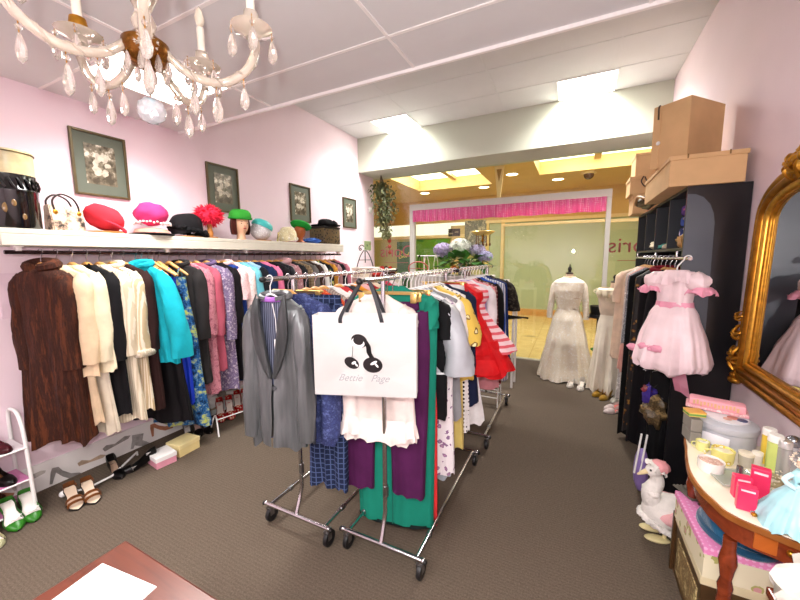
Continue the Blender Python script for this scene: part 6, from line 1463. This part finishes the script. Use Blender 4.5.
b = BM(); flower_head(b, (0, .006, .262), .034, 3, 30); obj('flower_bonnet', b, fab('f3e6d0'), t)
for s in (-1, 1):
    b = BM(); tube(b, bez([(s*.03, 0, .205), (s*.055, -.01, .18), (s*.03, -.035, .165)], 4), .009, 7); obj('arm', b, satin('bfe5ea'), t)
b = BM()
for k in range(5): flower_head(b, (.002*k, -.045-.012*k, .15-.026*k), .010, k, 6)
obj('front_trim', b, fab('f6f1ea'), t); t.scale = (.86, .86, .88)
b = BM(); ell(b, (0, 0, .085), (.15, .12, .09), 30, 16, jit=.4, seed=4)
t = thing('stool', 'plain wooden stool under the white cotton bag at the table end', 'stool', (.71, 1.25, 0))
obj('seat', box(BM(), (0, 0, .615), (.26, .24, .03), bev=.006), TW, t, smooth=False)
for sx in (-1, 1):
    for s2 in (-1, 1): obj('leg', box(BM(), (sx*.10, s2*.09, .30), (.028, .028, .60), bev=.003), TW, t, smooth=False)
single('cotton_bag', 'white crumpled cotton bag just below the near end of the table', 'bag', b, fab('dcd6cc', bump=.5, bscale=30), (.71, 1.26, .628))

# ------------------------------------------------------------------ under the table
t = thing('wooden_chest', 'dark wooden chest with cream lid edge on the floor by the goose', 'chest', (.72, 1.93, 0))
obj('body', box(BM(), (0, 0, .14), (.36, .40, .28), bev=.004), mat('5f4526', rough=.4, kind='wood', h2='3d2a15', scale=5), t, smooth=False)
obj('lid', box(BM(), (0, 0, .30), (.37, .41, .04), bev=.004), mat('e3d6ae', rough=.5), t, smooth=False)
obj('front_panel', box(BM(), (-.182, -.02, .14), (.006, .30, .18), bev=.002), mat('b8a06c', rough=.5, kind='tweed', h2='6a4f2a', h3='d9c890', scale=8.0), t, smooth=False)
obj('corner_post', box(BM(), (-.178, .20, .16), (.03, .02, .33), bev=.003), mat('4a3219', rough=.4), t, smooth=False)
t = thing('gift_box', 'pink dotted gift box with cream flowered side under the table', 'box', (.68, 1.915, .3205), .04)
obj('box_base', box(BM(), (0, 0, .055), (.30, .38, .11), bev=.002), mat('ece4c4', rough=.5, kind='floral', h2='b7b46a', h3='d9a0a0', scale=16.0), t, smooth=False)
obj('lid', box(BM(), (0, 0, .122), (.31, .39, .03), bev=.003), mat('ee8fc4', rough=.5, kind='dots', h2='f6b8dc', scale=46.0), t, smooth=False)
t = thing('folding_fan', 'grey pleated folding fan lying open on the pink gift box', 'fan', (.585, 2.0, .459), .3)
b = BM(); rws = []
for i in range(25):
    a = .35+1.5*i/24; z = .004+.006*(i % 2); rws.append([Vector((.03*math.cos(a), .03*math.sin(a), z)), Vector((.14*math.cos(a), .14*math.sin(a), z+.01))])
loft(b, rws, False); bmesh.ops.solidify(b, geom=b.faces[:], thickness=.0015); obj('leaf', b, mat('8a8478', rough=.6, var=.3, scale=20), t, smooth=False)
b = BM(); tube(b, [(.0, 0, .012), (.05*math.cos(.3), .05*math.sin(.3), .012), (.15*math.cos(.3), .15*math.sin(.3), .016)], .006, 6); obj('guard', b, mat('4a4238'), t)
t = thing('velvet_hat', 'teal blue velvet hat resting on the pink gift box under the table', 'hat', (.68, 1.86, .4585))
obj('crown', dome(.115, .135, .115, .0, 0, .05, 2), fab('125a80', sheen=.5, bump=.5, bscale=40), t)
b = BM(); tube(b, [(.118*math.cos(2*PI*k/26), .14*math.sin(2*PI*k/26), .017) for k in range(26)], .017, 8, closed=True); obj('rolled_brim', b, fab('0f4a6c', sheen=.5), t)
# goose doll
GXp, GYp = .565, 2.36
t = thing('goose_doll', 'white fabric goose doll in pink bonnet standing beside the wooden chest', 'doll', (GXp, GYp, 0), .15)
WF = fab('f1ece6', bump=.6, bscale=60)
b = BM(); rings = []
for x, z, ry, rz_ in ((-.16, .18, .015, .02), (-.14, .18, .06, .07), (-.09, .18, .095, .105), (-.02, .185, .11, .115), (.06, .20, .10, .10), (.13, .225, .06, .06), (.18, .245, .02, .02)):
    rings.append([Vector((x, ry*math.cos(2*PI*k/20), z+rz_*math.sin(2*PI*k/20))) for k in range(20)])
loft(b, rings, True, True, True)
tube(b, bez([(-.09, 0, .22), (-.115, 0, .30), (-.085, 0, .38), (-.10, 0, .44)], 6), [.064-.0018*i for i in range(19)], 14)
obj('body', b, WF, t)
hd = BM(); ell(hd, (-.105, 0, .455), (.05, .042, .045), 16, 10); obj('head', hd, WF, t)
b = BM(); lathe(b, [(.022, 0), (.017, .03), (.008, .06), (0, .066)], 14, M=Matrix.Translation((-.145, 0, .445)) @ Matrix.Rotation(-PI/2-.55, 4, 'Y'), sx=.7); obj('beak', b, mat('e6d3a3', rough=.5), t)
for s in (-1, 1):
    obj('eye', ell(BM(), (-.135, s*.03, .468), (.007, .007, .007), 8, 6), mat('15130f', rough=.1), t)
    b = BM(); ell(b, (.03, s*.105, .2), (.11, .02, .055), 18, 10, jit=.25, seed=s+3); obj('wing', b, fab('f2b9bb'), t)
    b = BM(); tube(b, [(-.03, s*.045, .10), (-.035, s*.045, .03)], .012, 8); obj('leg', b, mat('e2d19a', rough=.6), t)
    b = BM(); ell(b, (-.075, s*.05, .018), (.075, .036, .018), 14, 8); obj('foot', b, mat('ded09a', rough=.6), t)
b = BM(); ell(b, (-.075, 0, .485), (.055, .055, .04), 18, 10, jit=.2); obj('bonnet', b, fab('f3a9ad'), t)
b = BM(); body(b, [(.03, .045, .045), (.0, .065, .06)], folds=9, amp=.008, seed=2, rows=4, S=50); 
bmesh.ops.transform(b, matrix=Matrix.Translation((-.095, 0, .47)) @ Matrix.Rotation(.5, 4, 'Y'), verts=b.verts); obj('bonnet_frill', b, WF, t)
b = BM(); rr = random.Random(3)
for k in range(40):
    a = 2*PI*k/40; ell(b, (-.02+.14*math.cos(a), -.0+.1*math.sin(a)*1.05, .10+.05*abs(math.cos(a))), (.024, .022, .02), 7, 5, jit=.6, seed=k)
obj('ruffle', b, WF, t)
b = BM()
for k in range(14): ell(b, (-.115-.03*math.cos(k*.45-3), .055*math.sin(k*.45), .315), (.018, .018, .014), 7, 5)
obj('neck_ruff', b, WF, t)

t.scale = (.88, .88, .90)
# ================================================================== CHANDELIER
M_CG = mat('fbeedd', rough=.08, var=.08, scale=14, coat=.6, trans=.6)
M_CR = mat('fbf3ea', rough=.04, var=.02, trans=.75, spec=.8)
CHX, CHY, CHZ = -1.30, .742, 2.335
t = thing('chandelier', 'ornate crystal chandelier with glass arms hanging from the low ceiling', 'chandelier', (CHX, CHY, CHZ))
obj('bowl', lathe(BM(), [(0, -.052), (.012, -.05), (.04, -.035), (.058, -.005), (.055, .02), (.035, .035), (.02, .05), (0, .05)], 26), mat('8a5a22', rough=.25, metal=.85, var=.3, scale=20), t)
b = BM(); lathe(b, [(.02, .04), (.03, .07), (.018, .10), (.04, .15), (.05, .18), (.02, .22), (.014, .30), (.03, .33), (.014, .36), (0, .37)], 22); obj('glass_column', b, M_CG, t)
b = BM(); tube(b, [(0, 0, .36), (0, 0, .41)], .005, 8); obj('chain', b, GOLD, t)
obj('ceiling_rose', lathe(BM(), [(0, .395), (.03, .40), (.05, .41), (.055, .4055+.0165), (0, .422)], 24), GOLD, t)
def teardrop(p, L, r, name='crystal'):
    b = BM(); x, y, z = p
    ell(b, (x, y, z-.008), (r*.38, r*.38, r*.38), 8, 6)
    lathe(b, [(0, z-.018), (r*.35, z-.024), (r*.8, z-.02-L*.35), (r, z-.02-L*.6), (r*.75, z-.02-L*.86), (0, z-.02-L)], 10, o=(x, y, 0), sx=1, sy=.55)
    b2 = BM(); tube(b2, [(x, y, z+.012), (x, y, z-.02)], .0015, 5)
    o = obj(name, b, M_CR, t, smooth=False); obj('link', b2, GOLD, o)
    return o
NA = 5
for k in range(NA):
    a = 2*PI*k/NA+2.0; ca, sa = math.cos(a), math.sin(a)
    def P(r, z): return (r*ca, r*sa, z)
    b = BM(); pts = bez([P(.04, .01), P(.10, -.045), P(.18, -.06), P(.25, -.02), P(.285, .05), P(.275, .08)], 6); tube(b, pts, [.0125-.003*abs(i/(len(pts)-1)-.5) for i in range(len(pts))], 10); 
    arm = obj('arm', b, M_CG, t)
    b = BM(); tube(b, [(p.x+.0125*math.cos(i*1.3)*(-sa), p.y+.0125*math.cos(i*1.3)*ca, p.z+.0125*math.sin(i*1.3)) for i, p in enumerate(pts)], .0045, 6); obj('arm_twist', b, M_CG, arm)
    b = BM(); M = Matrix.Translation(P(.275, .075)); rings = []
    lathe(b, [(0, .0), (.018, .0), (.03, .012), (.052, .02), (.058, .028), (.05, .026), (.024, .02), (0, .018)], 20, M=M); pan = obj('drip_pan', b, M_CG, t)
    b = BM(); lathe(b, [(.0, .02), (.016, .02), (.024, .045), (.02, .07), (0, .07)], 14, M=M); obj('candle_cup', b, GOLD if k % 2 else M_CG, pan)
    b = BM(); lathe(b, [(.0, .07), (.012, .07), (.012, .15), (0, .152)], 12, M=M); obj('candle_tube', b, mat('f6efe0', rough=.4), t)
    b = BM(); lathe(b, [(0, .152), (.011, .16), (.016, .18), (.010, .205), (0, .222)], 12, M=M); obj('bulb', b, mat('fff3df', rough=.1, trans=.3), t)
    for j in range(4):
        q = 2*PI*j/4+k; teardrop((.275*ca+.055*math.cos(q), .275*sa+.055*math.sin(q), .098), .065, .018)
    teardrop(P(.11, -.066), .07, .018); teardrop(P(.17, -.078), .075, .02); teardrop(P(.245, -.045), .065, .018)
    b = BM(); flower_head(b, P(.12, -.03), .022, k, 14); obj('glass_flower', b, M_CG, arm)
for k in range(8):
    a = 2*PI*k/8; teardrop((.05*math.cos(a), .05*math.sin(a), .0), .05, .013)
b = BM(); ell(b, (0, 0, -.075), (.012, .012, .012), 10, 7); ell(b, (0, 0, -.10), (.009, .009, .009), 10, 7); obj('bead_drop', b, M_CR, t)
b = BM(); tube(b, [(0, 0, -.05), (0, 0, -.125)], .002, 5); obj('link', b, GOLD, t)
b = bmesh.new(); bmesh.ops.create_icosphere(b, subdivisions=2, radius=.036, matrix=Matrix.Translation((0, 0, -.155))); obj('crystal_ball', b, mat('eef0f4', rough=.03, var=.1, scale=40, trans=.6, spec=.9), t, smooth=False)
t.scale = (1.2, 1.2, 1.2)

# ================================================================== LIGHT
w = bpy.data.worlds.new('world'); scene.world = w; w.use_nodes = True
w.node_tree.nodes['Background'].inputs[0].default_value = (1, .98, .96, 1); w.node_tree.nodes['Background'].inputs[1].default_value = .3
def area(name, loc, sx, sy_, power, col, rot=(0, 0, 0)):
    l = bpy.data.lights.new(name, 'AREA'); l.shape = 'RECTANGLE'; l.size = sx; l.size_y = sy_; l.energy = power; l.color = col
    o = bpy.data.objects.new(name, l); COL.objects.link(o); o.location = loc; o.rotation_euler = rot; return o
def point(name, loc, r, power, col):
    l = bpy.data.lights.new(name, 'POINT'); l.shadow_soft_size = r; l.energy = power; l.color = col
    o = bpy.data.objects.new(name, l); COL.objects.link(o); o.location = loc; return o
fp = Vector((0, 0, EYE)) + CU*.14 - CR*.06 - CF*.06
point('camera_flash', fp, .035, 84, (1, .97, .94))
# light given by the panels and mall coffers (lamps just under the emitters)
for x, y, z, pw in ((-2.515, 1.5, 2.82, 30), (-2.5, 4.94, 3.64, 42), (.035, 4.94, 3.64, 42), (-1.7, -1.2, 2.82, 45), (-.3, -1.2, 2.82, 45)):  # last two belong to the added panels behind the camera
    area('panel_lamp', (x, y, z), .55, .55, pw, (1, .975, .95)).data.spread = math.radians(140)
for x, y in ((-2.8, 7.7), (.3, 7.4)):
    area('coffer_lamp', (x, y, MZ+.255), 1.5, 1.2, 60, (1, .92, .72))
scene.view_settings.view_transform = 'Standard'; scene.view_settings.look = 'None'; scene.view_settings.gamma = 1; scene.view_settings.use_curve_mapping = False
scene.view_settings.exposure = 0.16
